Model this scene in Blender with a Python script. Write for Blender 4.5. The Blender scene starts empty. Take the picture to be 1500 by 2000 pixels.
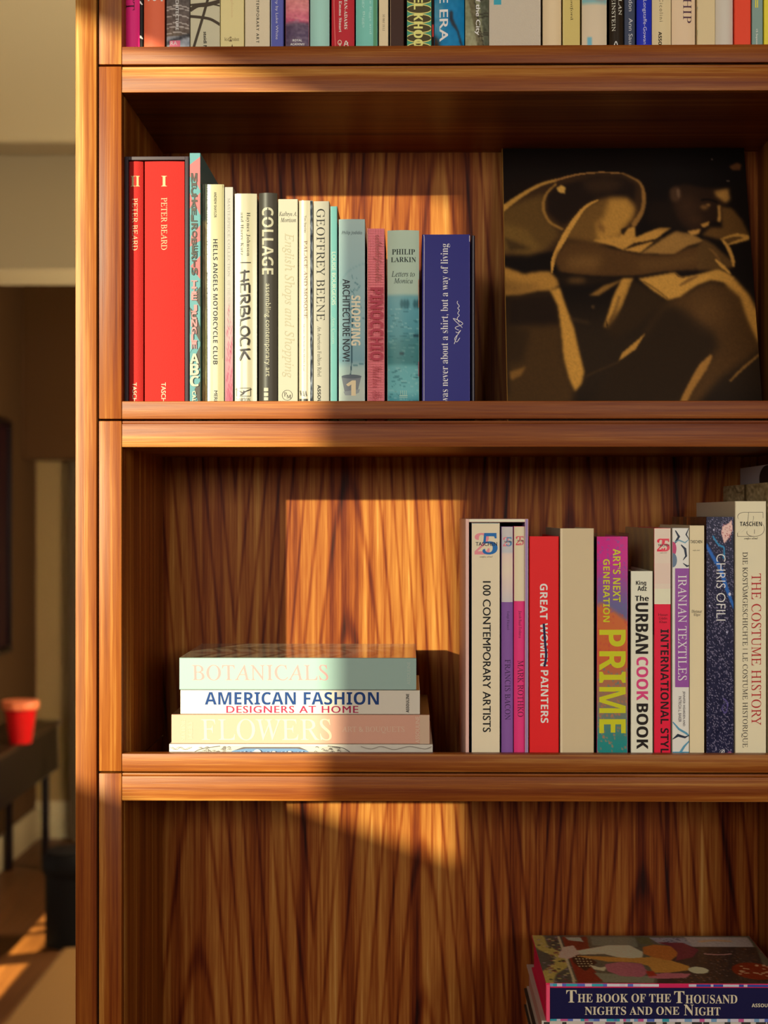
import bpy, bmesh, math, random
import numpy as np
from mathutils import Vector, Matrix

random.seed(7)
RNG = np.random.RandomState(11)
SC = bpy.context.scene
COL = SC.collection

# ------------------------------------------------------------------ camera
F = 3292.0                 # focal length in pixels of a 1500 x 2000 frame
L = 2.14                   # camera to the front of the bookcase
H = 1.65                   # eye height
YAW = math.radians(0.8)    # camera turned slightly towards the hall
HORIZON = 1007.0
D = 0.36                   # inner depth of the bookcase

cam_data = bpy.data.cameras.new('camera')
cam_data.sensor_fit = 'VERTICAL'
cam_data.sensor_height = 36.0
cam_data.sensor_width = 27.0
cam_data.lens = F / 2000.0 * 36.0
cam_data.shift_y = (HORIZON - 1000.0) / 2000.0
cam_data.clip_start = 0.05
cam_data.clip_end = 100
cam_data.dof.use_dof = True
cam_data.dof.focus_distance = L + 0.06
cam_data.dof.aperture_fstop = 5.0
cam = bpy.data.objects.new('camera', cam_data)
COL.objects.link(cam)
cam.location = (0, -L, H)
cam.rotation_euler = (math.radians(90), 0, YAW)
SC.camera = cam
EYE = Vector((0, -L, H))
FWD = Vector((-math.sin(YAW), math.cos(YAW), 0))
RGT = Vector((math.cos(YAW), math.sin(YAW), 0))


def ray(px, py):
    return FWD + RGT * ((px - 750.0) / F) + Vector((0, 0, 1)) * ((HORIZON - py) / F)


def at_y(px, py, y=0.0):
    r = ray(px, py)
    return EYE + r * ((y + L) / r.y)


def at_x(px, py, x):
    r = ray(px, py)
    return EYE + r * (x / r.x)


def at_z(px, py, z):
    r = ray(px, py)
    return EYE + r * ((z - H) / r.z)


# ------------------------------------------------------------------ light
SUN = Vector((0.1845, 0.36, -0.0645)).normalized()
world = bpy.data.worlds.new('daylight')
SC.world = world
world.use_nodes = True
bg = world.node_tree.nodes['Background']
bg.inputs[0].default_value = (1.0, 0.93, 0.84, 1)
bg.inputs[1].default_value = 1.6

sun_data = bpy.data.lights.new('sun', 'SUN')
sun_data.energy = 7.0
sun_data.color = (1.0, 0.96, 0.66)
sun_data.angle = math.radians(0.55)
sun = bpy.data.objects.new('sun', sun_data)
COL.objects.link(sun)
sun.rotation_euler = SUN.to_track_quat('-Z', 'Y').to_euler()
sun.location = (-6, -6, 5)

win_data = bpy.data.lights.new('window_daylight', 'AREA')
win_data.shape = 'RECTANGLE'
win_data.size = 1.5
win_data.size_y = 0.85
win_data.energy = 58
win_data.color = (1.0, 0.95, 0.86)
win = bpy.data.objects.new('window_daylight', win_data)
COL.objects.link(win)
win.location = (1.88, -5.08, 2.38)
win.rotation_euler = (math.radians(90), 0, 0)
win_left = bpy.data.objects.new('window_daylight', win_data.copy())  # second rear window light, added as frontal fill from the left
win_left.data.size = 1.2
win_left.data.energy = 50
COL.objects.link(win_left)
win_left.location = (-0.95, -5.08, 2.38)
win_left.rotation_euler = (math.radians(90), 0, 0)

hall_data = bpy.data.lights.new('hall_fill', 'POINT')  # unseen light added behind the bookcase to brighten the hall
hall_data.energy = 72
hall_data.shadow_soft_size = 0.12
hall_data.color = (1.0, 0.92, 0.70)
hall = bpy.data.objects.new('hall_fill', hall_data)
COL.objects.link(hall)
hall.location = (-0.25, 1.6, 1.25)
hall_far = bpy.data.objects.new('hall_fill', hall_data.copy())  # another added fill, for the far end of the hall
hall_far.data.energy = 82
hall_far.data.color = (1.0, 0.84, 0.55)
COL.objects.link(hall_far)
hall_far.location = (-0.35, 4.5, 1.25)
streak_light = bpy.data.objects.new('floor_streak_light', hall_data.copy())  # unseen light added to throw the bright streak on the hall floor
streak_light.data.energy = 1900
streak_light.data.shadow_soft_size = 0.015
streak_light.data.color = (1.0, 0.80, 0.30)
COL.objects.link(streak_light)
streak_light.location = (-3.10, 3.40, 1.20)

SC.view_settings.view_transform = 'Standard'
SC.view_settings.look = 'None'
SC.view_settings.exposure = 0.3
SC.view_settings.gamma = 1.0
SC.view_settings.use_curve_mapping = False
SC.cycles.max_bounces = 8
SC.cycles.diffuse_bounces = 4
SC.cycles.caustics_reflective = False
SC.cycles.caustics_refractive = False


# ------------------------------------------------------------------ materials
def lin(c):
    c = np.asarray(c, dtype=float) / 255.0
    return np.where(c <= 0.04045, c / 12.92, ((c + 0.055) / 1.055) ** 2.4)


MATS = {}


def paint(c, rough=0.45, gain=1.0, coat=0.0, spec=0.16, bump=0.0, bump_scale=800.0):
    """Plain printed paper, cloth or lacquer in one colour (0-255 sRGB)."""
    key = (tuple(c), rough, gain, coat, spec, bump, bump_scale)
    if key in MATS:
        return MATS[key]
    m = bpy.data.materials.new('print_%d_%d_%d' % tuple(int(v) for v in c))
    m.use_nodes = True
    nt = m.node_tree
    b = nt.nodes['Principled BSDF']
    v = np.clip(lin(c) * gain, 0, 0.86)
    b.inputs['Base Color'].default_value = (v[0], v[1], v[2], 1)
    b.inputs['Roughness'].default_value = rough
    b.inputs['Specular IOR Level'].default_value = spec
    b.inputs['Coat Weight'].default_value = coat
    b.inputs['Coat Roughness'].default_value = 0.12
    if bump:
        tc = nt.nodes.new('ShaderNodeTexCoord')
        n = nt.nodes.new('ShaderNodeTexNoise')
        n.inputs['Scale'].default_value = bump_scale
        n.inputs['Detail'].default_value = 4
        bp = nt.nodes.new('ShaderNodeBump')
        bp.inputs['Strength'].default_value = bump
        bp.inputs['Distance'].default_value = 0.0006
        nt.links.new(tc.outputs['Object'], n.inputs['Vector'])
        nt.links.new(n.outputs['Fac'], bp.inputs['Height'])
        nt.links.new(bp.outputs['Normal'], b.inputs['Normal'])
    MATS[key] = m
    return m


def printed(rough=0.4, coat=0.0):
    """A printed picture: its colours are stored on the mesh."""
    key = ('printed', rough, coat)
    if key in MATS:
        return MATS[key]
    m = bpy.data.materials.new('picture_print')
    m.use_nodes = True
    nt = m.node_tree
    b = nt.nodes['Principled BSDF']
    a = nt.nodes.new('ShaderNodeAttribute')
    a.attribute_name = 'Col'
    nt.links.new(a.outputs['Color'], b.inputs['Base Color'])
    b.inputs['Roughness'].default_value = rough
    b.inputs['Specular IOR Level'].default_value = 0.14
    b.inputs['Coat Weight'].default_value = coat
    MATS[key] = m
    return m


def clear_plastic():
    if 'clear' in MATS:
        return MATS['clear']
    m = bpy.data.materials.new('clear_plastic')
    m.use_nodes = True
    nt = m.node_tree
    nt.nodes.clear()
    o = nt.nodes.new('ShaderNodeOutputMaterial')
    mix = nt.nodes.new('ShaderNodeMixShader')
    t = nt.nodes.new('ShaderNodeBsdfTransparent')
    g = nt.nodes.new('ShaderNodeBsdfGlossy')
    fr = nt.nodes.new('ShaderNodeFresnel')
    fr.inputs['IOR'].default_value = 1.4
    g.inputs['Roughness'].default_value = 0.12
    t.inputs['Color'].default_value = (0.95, 0.94, 0.92, 1)
    nt.links.new(fr.outputs[0], mix.inputs[0])
    nt.links.new(t.outputs[0], mix.inputs[1])
    nt.links.new(g.outputs[0], mix.inputs[2])
    nt.links.new(mix.outputs[0], o.inputs[0])
    MATS['clear'] = m
    return m


def wood(name, axis, ramp, figure=11.0, pores=330.0, stretch=0.04, warp=2.2, rough=0.38, coat=0.0, cathedral=0.0, ringw=0.06, spec=0.13):
    """Oiled tropical hardwood with the grain along one axis ('x' or 'z')."""
    m = bpy.data.materials.new(name)
    m.use_nodes = True
    nt = m.node_tree
    N, K = nt.nodes, nt.links
    b = N['Principled BSDF']
    tc = N.new('ShaderNodeTexCoord')
    oi = N.new('ShaderNodeObjectInfo')
    mul = N.new('ShaderNodeMath'); mul.operation = 'MULTIPLY'; mul.inputs[1].default_value = 7.3
    K.new(oi.outputs['Random'], mul.inputs[0])
    add = N.new('ShaderNodeVectorMath'); add.operation = 'ADD'
    K.new(tc.outputs['Object'], add.inputs[0])
    K.new(mul.outputs[0], add.inputs[1])

    def mapped(across, along):
        mp = N.new('ShaderNodeMapping')
        s = {'x': (along, across, across), 'y': (across, along, across), 'z': (across, across, along)}[axis]
        mp.inputs['Scale'].default_value = s
        K.new(add.outputs[0], mp.inputs['Vector'])
        return mp
    m1 = mapped(figure, figure * stretch)
    n1 = N.new('ShaderNodeTexNoise')
    n1.inputs['Scale'].default_value = 1.0
    n1.inputs['Detail'].default_value = 6
    n1.inputs['Roughness'].default_value = 0.62
    n1.inputs['Distortion'].default_value = warp * 0.25
    K.new(m1.outputs[0], n1.inputs['Vector'])
    fac = n1.outputs['Fac']
    # growth rings: bands bent by a slow noise
    m2 = mapped(1.0, 0.09)
    slow = N.new('ShaderNodeTexNoise')
    slow.inputs['Scale'].default_value = 3.2
    slow.inputs['Detail'].default_value = 2
    K.new(m2.outputs[0], slow.inputs['Vector'])
    sm = N.new('ShaderNodeMath'); sm.operation = 'MULTIPLY'; sm.inputs[1].default_value = 60.0 + cathedral
    K.new(slow.outputs['Fac'], sm.inputs[0])
    if cathedral:
        # plain-sawn figure: tall nested arches, repeated across the veneer
        sx = N.new('ShaderNodeSeparateXYZ')
        K.new(add.outputs[0], sx.inputs[0])

        def math1(op, a, v1, v2=None):
            q = N.new('ShaderNodeMath'); q.operation = op
            if hasattr(a, 'links'):
                K.new(a, q.inputs[0])
            else:
                q.inputs[0].default_value = a
            if hasattr(v1, 'links'):
                K.new(v1, q.inputs[1])
            else:
                q.inputs[1].default_value = v1
            if v2 is not None:
                if hasattr(v2, 'links'):
                    K.new(v2, q.inputs[2])
                else:
                    q.inputs[2].default_value = v2
            return q.outputs[0]
        tri = math1('PINGPONG', sx.outputs[0], 0.165)
        ab = math1('SQRT', math1('MULTIPLY_ADD', tri, tri, 0.0005), 0.0)
        ph = math1('MULTIPLY_ADD', sx.outputs[2], 26.0, math1('MULTIPLY', ab, 300.0))
        ph = math1('MULTIPLY_ADD', slow.outputs['Fac'], cathedral, ph)
        sm = N.new('ShaderNodeMath'); sm.operation = 'ADD'; sm.inputs[1].default_value = 0.0
        K.new(ph, sm.inputs[0])
    sn = N.new('ShaderNodeMath'); sn.operation = 'SINE'
    K.new(sm.outputs[0], sn.inputs[0])
    half = N.new('ShaderNodeMath'); half.operation = 'MULTIPLY_ADD'
    half.inputs[1].default_value = 0.5; half.inputs[2].default_value = 0.5
    K.new(sn.outputs[0], half.inputs[0])
    ring = N.new('ShaderNodeMath'); ring.operation = 'POWER'; ring.inputs[1].default_value = 9.0 if cathedral else 4.0
    K.new(half.outputs[0], ring.inputs[0])
    # fine pores
    m3 = mapped(pores, pores * 0.02)
    n3 = N.new('ShaderNodeTexNoise')
    n3.inputs['Scale'].default_value = 1.0
    n3.inputs['Detail'].default_value = 3
    n3.inputs['Roughness'].default_value = 0.7
    K.new(m3.outputs[0], n3.inputs['Vector'])
    m4 = mapped(80.0, 0.7)
    n4 = N.new('ShaderNodeTexNoise')
    n4.inputs['Scale'].default_value = 1.0
    n4.inputs['Detail'].default_value = 4
    K.new(m4.outputs[0], n4.inputs['Vector'])

    def mixf(a, bb, w):
        q = N.new('ShaderNodeMix'); q.data_type = 'FLOAT'
        q.inputs[0].default_value = w
        K.new(a, q.inputs[2]); K.new(bb, q.inputs[3])
        return q.outputs[0]
    inv = N.new('ShaderNodeMath'); inv.operation = 'SUBTRACT'; inv.inputs[0].default_value = 1.0
    K.new(ring.outputs[0], inv.inputs[1])
    f1 = mixf(fac, n4.outputs['Fac'], 0.5)
    f2 = mixf(f1, inv.outputs[0], ringw)
    f3 = mixf(f2, n3.outputs['Fac'], 0.24)
    cr = N.new('ShaderNodeValToRGB')
    els = cr.color_ramp.elements
    while len(els) < len(ramp):
        els.new(0.5)
    for e, (p, c) in zip(els, ramp):
        v = lin(c)
        e.position = p
        e.color = (v[0], v[1], v[2], 1)
    K.new(f3, cr.inputs[0])
    K.new(cr.outputs[0], b.inputs['Base Color'])
    b.inputs['Roughness'].default_value = rough
    b.inputs['Specular IOR Level'].default_value = spec
    b.inputs['Coat Weight'].default_value = coat
    b.inputs['Coat Roughness'].default_value = 0.3
    bp = N.new('ShaderNodeBump')
    bp.inputs['Strength'].default_value = 0.22
    bp.inputs['Distance'].default_value = 0.0008
    K.new(n3.outputs['Fac'], bp.inputs['Height'])
    K.new(bp.outputs['Normal'], b.inputs['Normal'])
    return m


RAMP = [(0.32, (56, 20, 6)), (0.43, (108, 47, 11)), (0.53, (138, 75, 23)), (0.61, (170, 114, 51)), (0.72, (206, 166, 100))]
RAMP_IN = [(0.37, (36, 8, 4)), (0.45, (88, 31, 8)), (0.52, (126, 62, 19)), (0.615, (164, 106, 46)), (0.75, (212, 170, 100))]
WOOD_X = wood('rosewood_lengthwise', 'x', RAMP)
WOOD_Z = wood('rosewood_upright', 'z', RAMP)
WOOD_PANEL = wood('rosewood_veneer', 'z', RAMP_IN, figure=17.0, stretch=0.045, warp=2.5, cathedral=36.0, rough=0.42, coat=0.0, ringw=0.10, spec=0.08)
WOOD_DARK = paint((26, 12, 8), rough=0.6)


# ------------------------------------------------------------------ mesh helpers
class MB:
    """Collects shapes for ONE mesh object."""

    def __init__(self):
        self.bm = bmesh.new()
        self.col = self.bm.verts.layers.float_color.new('Col')
        self.mats = []

    def mi(self, m):
        if m not in self.mats:
            self.mats.append(m)
        return self.mats.index(m)

    def face(self, pts, m, smooth=False):
        vs = [self.bm.verts.new(p) for p in pts]
        try:
            f = self.bm.faces.new(vs)
        except ValueError:
            return None
        f.material_index = self.mi(m)
        f.smooth = smooth
        return f

    def prism(self, outline, z0, z1, m, m_of=None, axis='z'):
        """Extrude a counter-clockwise xy outline from z0 to z1; m_of(i) may give side i another material."""
        def P(p, z):
            return {'z': (p[0], p[1], z), 'x': (z, p[0], p[1]), 'y': (p[0], z, p[1])}[axis]
        lo = [self.bm.verts.new(P(p, z0)) for p in outline]
        hi = [self.bm.verts.new(P(p, z1)) for p in outline]
        n = len(outline)
        fs = []
        for i in range(n):
            j = (i + 1) % n
            f = self.bm.faces.new((lo[i], lo[j], hi[j], hi[i]))
            f.material_index = self.mi(m_of(i) if m_of and m_of(i) else m)
            f.smooth = True
            fs.append(f)
        a = self.bm.faces.new(list(reversed(lo)))
        b = self.bm.faces.new(hi)
        a.material_index = b.material_index = self.mi(m)
        return fs

    def box(self, x0, x1, y0, y1, z0, z1, m, bevel=0.0):
        vs = [self.bm.verts.new((x, y, z)) for z in (z0, z1) for y in (y0, y1) for x in (x0, x1)]
        fs = []
        for q in ((0, 2, 3, 1), (4, 5, 7, 6), (0, 1, 5, 4), (2, 6, 7, 3), (0, 4, 6, 2), (1, 3, 7, 5)):
            f = self.bm.faces.new([vs[i] for i in q])
            f.material_index = self.mi(m)
            fs.append(f)
        if bevel:
            es = list({e for f in fs for e in f.edges})
            bmesh.ops.bevel(self.bm, geom=es, offset=bevel, segments=2, profile=0.6, affect='EDGES')

    def lathe(self, prof, cx, cy, m, seg=40, m_of=None):
        rings = []
        for r, z in prof:
            rings.append([self.bm.verts.new((cx + r * math.cos(2 * math.pi * k / seg), cy + r * math.sin(2 * math.pi * k / seg), z)) for k in range(seg)])
        for i in range(len(rings) - 1):
            for k in range(seg):
                j = (k + 1) % seg
                f = self.bm.faces.new((rings[i][k], rings[i][j], rings[i + 1][j], rings[i + 1][k]))
                f.material_index = self.mi(m_of(i) if m_of and m_of(i) else m)
                f.smooth = True
        for rg, rev in ((rings[0], True), (rings[-1], False)):
            f = self.bm.faces.new(list(reversed(rg)) if rev else rg)
            f.material_index = self.mi(m)

    def build(self, name, parent=None, sharp=18):
        me = bpy.data.meshes.new(name)
        self.bm.normal_update()
        self.bm.to_mesh(me)
        self.bm.free()
        for m in self.mats:
            me.materials.append(m)
        me.set_sharp_from_angle(angle=math.radians(sharp))
        o = bpy.data.objects.new(name, me)
        COL.objects.link(o)
        if parent:
            base, p = Vector((0, 0, 0)), parent
            while p:
                base += p.location
                p = p.parent
            o.parent = parent
        else:
            c = np.array([v.co[:] for v in me.vertices])
            lo, hi = c.min(0), c.max(0)
            base = Vector(((lo[0] + hi[0]) / 2, (lo[1] + hi[1]) / 2, lo[2]))
            o.location = base
        me.transform(Matrix.Translation(-base))
        return o


def tag(o, label, cat, group=None):
    o['label'] = label
    o['category'] = cat
    if group:
        o['group'] = group
    return o


def thing(name, label, cat, loc, group=None):
    o = bpy.data.objects.new(name, None)
    o.empty_display_size = 0.05
    COL.objects.link(o)
    o.location = loc
    return tag(o, label, cat, group)


def structure(mb, name, sharp=18):
    o = mb.build(name, None, sharp)
    o['kind'] = 'structure'
    return o


# ------------------------------------------------------------------ lettering
ALPH = {'bold': (0x1d5d4, 0x1d5ee, 0x1d7ec), 'serifb': (0x1d400, 0x1d41a, 0x1d7ce), 'italic': (0x1d434, 0x1d44e, None),
        'script': (0x1d4d0, 0x1d4ea, None), 'mono': (0x1d670, 0x1d68a, 0x1d7f6), 'sansit': (0x1d608, 0x1d622, None)}
FONTS = {}


def glyphs(s, style, spacing=1.0):
    """Flat triangulated lettering -> (vertices n x 2, faces)."""
    key = (s, style, spacing)
    if key in FONTS:
        return FONTS[key]
    off, shear, fake, st = 0.0, 0.0, 0.0, style
    if style == 'serif':
        st, shear = 'italic', -0.29
    elif style == 'light':
        st, off = 'serifb', -0.010
    elif style == 'fat':
        st, fake = 'bold', 0.03
    elif style == 'thin':
        st, off = 'sans', -0.010
    elif style == 'medium':
        st, fake = 'sans', 0.035
    out = ''
    if st in ALPH:
        up, lo, dg = ALPH[st]
        for c in s:
            if st == 'italic' and c == 'h':
                out += '\u210e'
            elif 'A' <= c <= 'Z':
                out += chr(up + ord(c) - 65)
            elif 'a' <= c <= 'z':
                out += chr(lo + ord(c) - 97)
            elif c.isdigit() and dg:
                out += chr(dg + ord(c) - 48)
            else:
                out += c
    else:
        out = s
    cu = bpy.data.curves.new('lettering', 'FONT')
    cu.body = out
    cu.offset = off
    cu.resolution_u = 3
    cu.space_character = spacing
    ob = bpy.data.objects.new('lettering', cu)
    me = bpy.data.meshes.new_from_object(ob)
    v = np.array([(p.co.x + shear * p.co.y, p.co.y) for p in me.vertices]) if len(me.vertices) else np.zeros((0, 2))
    f = [tuple(p.vertices) for p in me.polygons]
    if fake and len(v):                                 # heavier weight: the outline laid down three times, slightly apart
        n, f0, v0 = len(v), f, v
        v = np.concatenate([v0 + np.array(d) * fake for d in ((0, 0), (0.5, 0.12), (1, 0))])
        f = [[tuple(i + k * n for i in q) for q in f0] for k in range(3)]
    else:
        f = [f]
    bpy.data.objects.remove(ob)
    bpy.data.curves.remove(cu)
    bpy.data.meshes.remove(me)
    FONTS[key] = (v, f)
    return v, f


class Surf:
    """A printed face: origin, unit u and v axes, outward normal, optional roundness."""

    def __init__(self, O, U, V, u0, u1, v0, v1, sag=0.0):
        self.O, self.U, self.V = Vector(O), Vector(U).normalized(), Vector(V).normalized()
        self.N = self.U.cross(self.V)
        self.u0, self.u1, self.v0, self.v1, self.sag = u0, u1, v0, v1, sag

    def uv(self, px, py):
        r = ray(px, py)
        t = (self.O - EYE).dot(self.N) / r.dot(self.N)
        p = EYE + r * t - self.O
        return p.dot(self.U), p.dot(self.V)

    def xyz(self, u, v, lift):
        d = lift
        if self.sag:
            w = (self.u1 - self.u0) / 2
            k = (u - (self.u0 + self.u1) / 2) / w
            d -= self.sag * k * k
        return self.O + self.U * u + self.V * v + self.N * d


def lay(mb, S, verts, faces, m, layer, clip=True):
    """Put flat artwork (u, v in metres) on the surface S of the mesh being built."""
    if len(verts) == 0:
        return
    b2 = bmesh.new()
    vs = [b2.verts.new((p[0], p[1], 0)) for p in verts]
    for f in faces:
        try:
            b2.faces.new([vs[i] for i in f])
        except ValueError:
            pass
    e = 0.0003

    def cut(co, no, clear):
        g = list(b2.verts) + list(b2.edges) + list(b2.faces)
        bmesh.ops.bisect_plane(b2, geom=g, plane_co=co, plane_no=no, clear_outer=clear, dist=1e-7)
    if clip:
        us, vv = [p[0] for p in verts], [p[1] for p in verts]
        if max(us) > S.u1 - e: cut((S.u1 - e, 0, 0), (1, 0, 0), True)
        if min(us) < S.u0 + e: cut((S.u0 + e, 0, 0), (-1, 0, 0), True)
        if max(vv) > S.v1 - e: cut((0, S.v1 - e, 0), (0, 1, 0), True)
        if min(vv) < S.v0 + e: cut((0, S.v0 + e, 0), (0, -1, 0), True)
    if S.sag:
        for k in range(1, 8):
            cut((S.u0 + (S.u1 - S.u0) * k / 8, 0, 0), (1, 0, 0), False)
    lift = 0.00012 + 0.00007 * layer
    mp = {}
    for v in b2.verts:
        mp[v.index if False else v] = mb.bm.verts.new(S.xyz(v.co.x, v.co.y, lift))
    i = mb.mi(m)
    for f in b2.faces:
        try:
            g = mb.bm.faces.new([mp[v] for v in f.verts])
        except ValueError:
            continue
        g.material_index = i
        g.normal_update()
        if g.normal.dot(S.N) < 0:
            g.normal_flip()
    b2.free()


def picture(mb, S, box, canvas, layer, m):
    """A picture printed on S: canvas is an h x w x 3 array of 0-255 sRGB colours (already gained)."""
    h, w = canvas.shape[:2]
    (ua, va), (ub, vb) = box
    L_ = lin(canvas)
    lift = 0.00012 + 0.00007 * layer
    grid = []
    for j in range(h):
        row = []
        v = va + (vb - va) * j / (h - 1)
        for i in range(w):
            u = ua + (ub - ua) * i / (w - 1)
            q = mb.bm.verts.new(S.xyz(u, v, lift))
            c = L_[j, i]
            q[mb.col] = (c[0], c[1], c[2], 1)
            row.append(q)
        grid.append(row)
    k = mb.mi(m)
    for j in range(h - 1):
        for i in range(w - 1):
            f = mb.bm.faces.new((grid[j][i], grid[j + 1][i], grid[j + 1][i + 1], grid[j][i + 1]))
            f.material_index = k
            f.smooth = True
            f.normal_update()
            if f.normal.dot(S.N) < 0:
                f.normal_flip()


def stroke(pts, w):
    """A flat brush line of width w (or one width per point) through pts -> polygons."""
    n = len(pts)
    ws = [w] * n if not hasattr(w, '__len__') else list(w)
    P = [np.array(p, float) for p in pts]
    V, Fc = [], []
    for i in range(n):
        a, b = P[max(0, i - 1)], P[min(n - 1, i + 1)]
        t = b - a
        t /= max(1e-9, np.hypot(*t))
        nn = np.array((-t[1], t[0])) * ws[i] / 2
        V += [P[i] + nn, P[i] - nn]
        if i:
            Fc.append((2 * i - 2, 2 * i - 1, 2 * i + 1, 2 * i))
    return V, Fc


def smooth_path(pts, n=6):
    P = [np.array(p, float) for p in pts]
    if len(P) < 3:
        return P
    Q = [P[0]] + P + [P[-1]]
    out = []
    for i in range(1, len(Q) - 2):
        for k in range(n):
            t = k / n
            out.append(0.5 * (2 * Q[i] + (Q[i + 1] - Q[i - 1]) * t + (2 * Q[i - 1] - 5 * Q[i] + 4 * Q[i + 1] - Q[i + 2]) * t * t
                              + (3 * Q[i] - Q[i - 1] - 3 * Q[i + 1] + Q[i + 2]) * t ** 3))
    out.append(P[-1])
    return out


def decals(mb, S, items, gain=1.0, rough=0.45):
    """items, all in pixels of the photograph:
    ('t', text, style, (x0, y0, x1, y1), 'h' | 'd' | 'u', colour[, spacing])   lettering fitted into a box
    ('r', (x0, y0, x1, y1), colour)  ('p', points, colour)  ('l', points, width, colour)  ('e', cx, cy, rx, ry, colour)
    ('o', cx, cy, rx, ry, width, colour)   ring      ('i', (x0, y0, x1, y1), canvas)   picture"""
    for k, it in enumerate(items):
        kind = it[0]
        if kind == 't':
            _, s, style, (x0, y0, x1, y1), rot, c = it[:6]
            v, f = glyphs(s, style, it[6] if len(it) > 6 else 1.0)
            if len(v) == 0:
                continue
            a, b = v.min(0), v.max(0)
            q = (v - a) / np.maximum(b - a, 1e-6)
            if rot == 'h':
                px, py = x0 + q[:, 0] * (x1 - x0), y1 - q[:, 1] * (y1 - y0)
            elif rot == 'd':
                px, py = x0 + q[:, 1] * (x1 - x0), y0 + q[:, 0] * (y1 - y0)
            else:
                px, py = x1 - q[:, 1] * (x1 - x0), y1 - q[:, 0] * (y1 - y0)
            uv = [S.uv(x, y) for x, y in zip(px, py)]
            for j, fk in enumerate(f):
                ids = sorted({i for q_ in fk for i in q_})
                back_ = {i: n_ for n_, i in enumerate(ids)}
                lay(mb, S, [uv[i] for i in ids], [tuple(back_[i] for i in q_) for q_ in fk], paint(c, rough, gain), k + 1 + 0.3 * j)
        elif kind == 'r':
            x0, y0, x1, y1 = it[1]
            uv = [S.uv(*p) for p in ((x0, y1), (x1, y1), (x1, y0), (x0, y0))]
            lay(mb, S, uv, [(0, 1, 2, 3)], paint(it[2], rough, gain), k + 1)
        elif kind == 'p':
            uv = [S.uv(*p) for p in it[1]]
            lay(mb, S, uv, [tuple(range(len(uv)))], paint(it[2], rough, gain), k + 1)
        elif kind == 'l':
            V, Fc = stroke(smooth_path(it[1]), it[2]) if not hasattr(it[2], '__len__') else stroke(it[1], it[2])
            lay(mb, S, [S.uv(*p) for p in V], Fc, paint(it[3], rough, gain), k + 1)
        elif kind == 'e':
            _, cx, cy, rx, ry, c = it
            uv = [S.uv(cx + rx * math.cos(2 * math.pi * i / 24), cy - ry * math.sin(2 * math.pi * i / 24)) for i in range(24)]
            lay(mb, S, uv, [tuple(range(24))], paint(c, rough, gain), k + 1)
        elif kind == 'o':
            _, cx, cy, rx, ry, w, c = it
            V, Fc = [], []
            for i in range(33):
                a = 2 * math.pi * i / 32
                V += [(cx + rx * math.cos(a), cy + ry * math.sin(a)), (cx + (rx - w) * math.cos(a), cy + (ry - w) * math.sin(a))]
                if i:
                    Fc.append((2 * i - 2, 2 * i - 1, 2 * i + 1, 2 * i))
            lay(mb, S, [S.uv(*p) for p in V], Fc, paint(c, rough, gain), k + 1)
        elif kind == 'i':
            x0, y0, x1, y1 = it[1]
            u0, v1 = S.uv(x0, y0)
            u1, v0 = S.uv(x1, y1)
            u0, u1 = max(u0, S.u0 + 0.0003), min(u1, S.u1 - 0.0003)
            v0, v1 = max(v0, S.v0 + 0.0003), min(v1, S.v1 - 0.0003)
            cv = gained(it[2], gain)
            picture(mb, S, ((u0, v1), (u1, v0)), cv, k + 1, printed(rough))


def gained(cv, gain):
    l = np.clip(lin(cv) * gain, 0, 0.86)
    return np.where(l <= 0.0031308, l * 12.92, 1.055 * l ** (1 / 2.4) - 0.055) * 255


# ------------------------------------------------------------------ small raster painter for printed pictures
def blur(a, s):
    if s <= 0:
        return a
    r = max(1, int(s * 2.5))
    k = np.exp(-0.5 * (np.arange(-r, r + 1) / s) ** 2)
    k /= k.sum()
    for ax in (0, 1):
        pad = [(0, 0)] * a.ndim
        pad[ax] = (r, r)
        p = np.pad(a, pad, mode='edge')
        out = np.zeros_like(a, dtype=float)
        for i, w in enumerate(k):
            sl = [slice(None)] * a.ndim
            sl[ax] = slice(i, i + a.shape[ax])
            out += w * p[tuple(sl)]
        a = out
    return a


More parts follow.
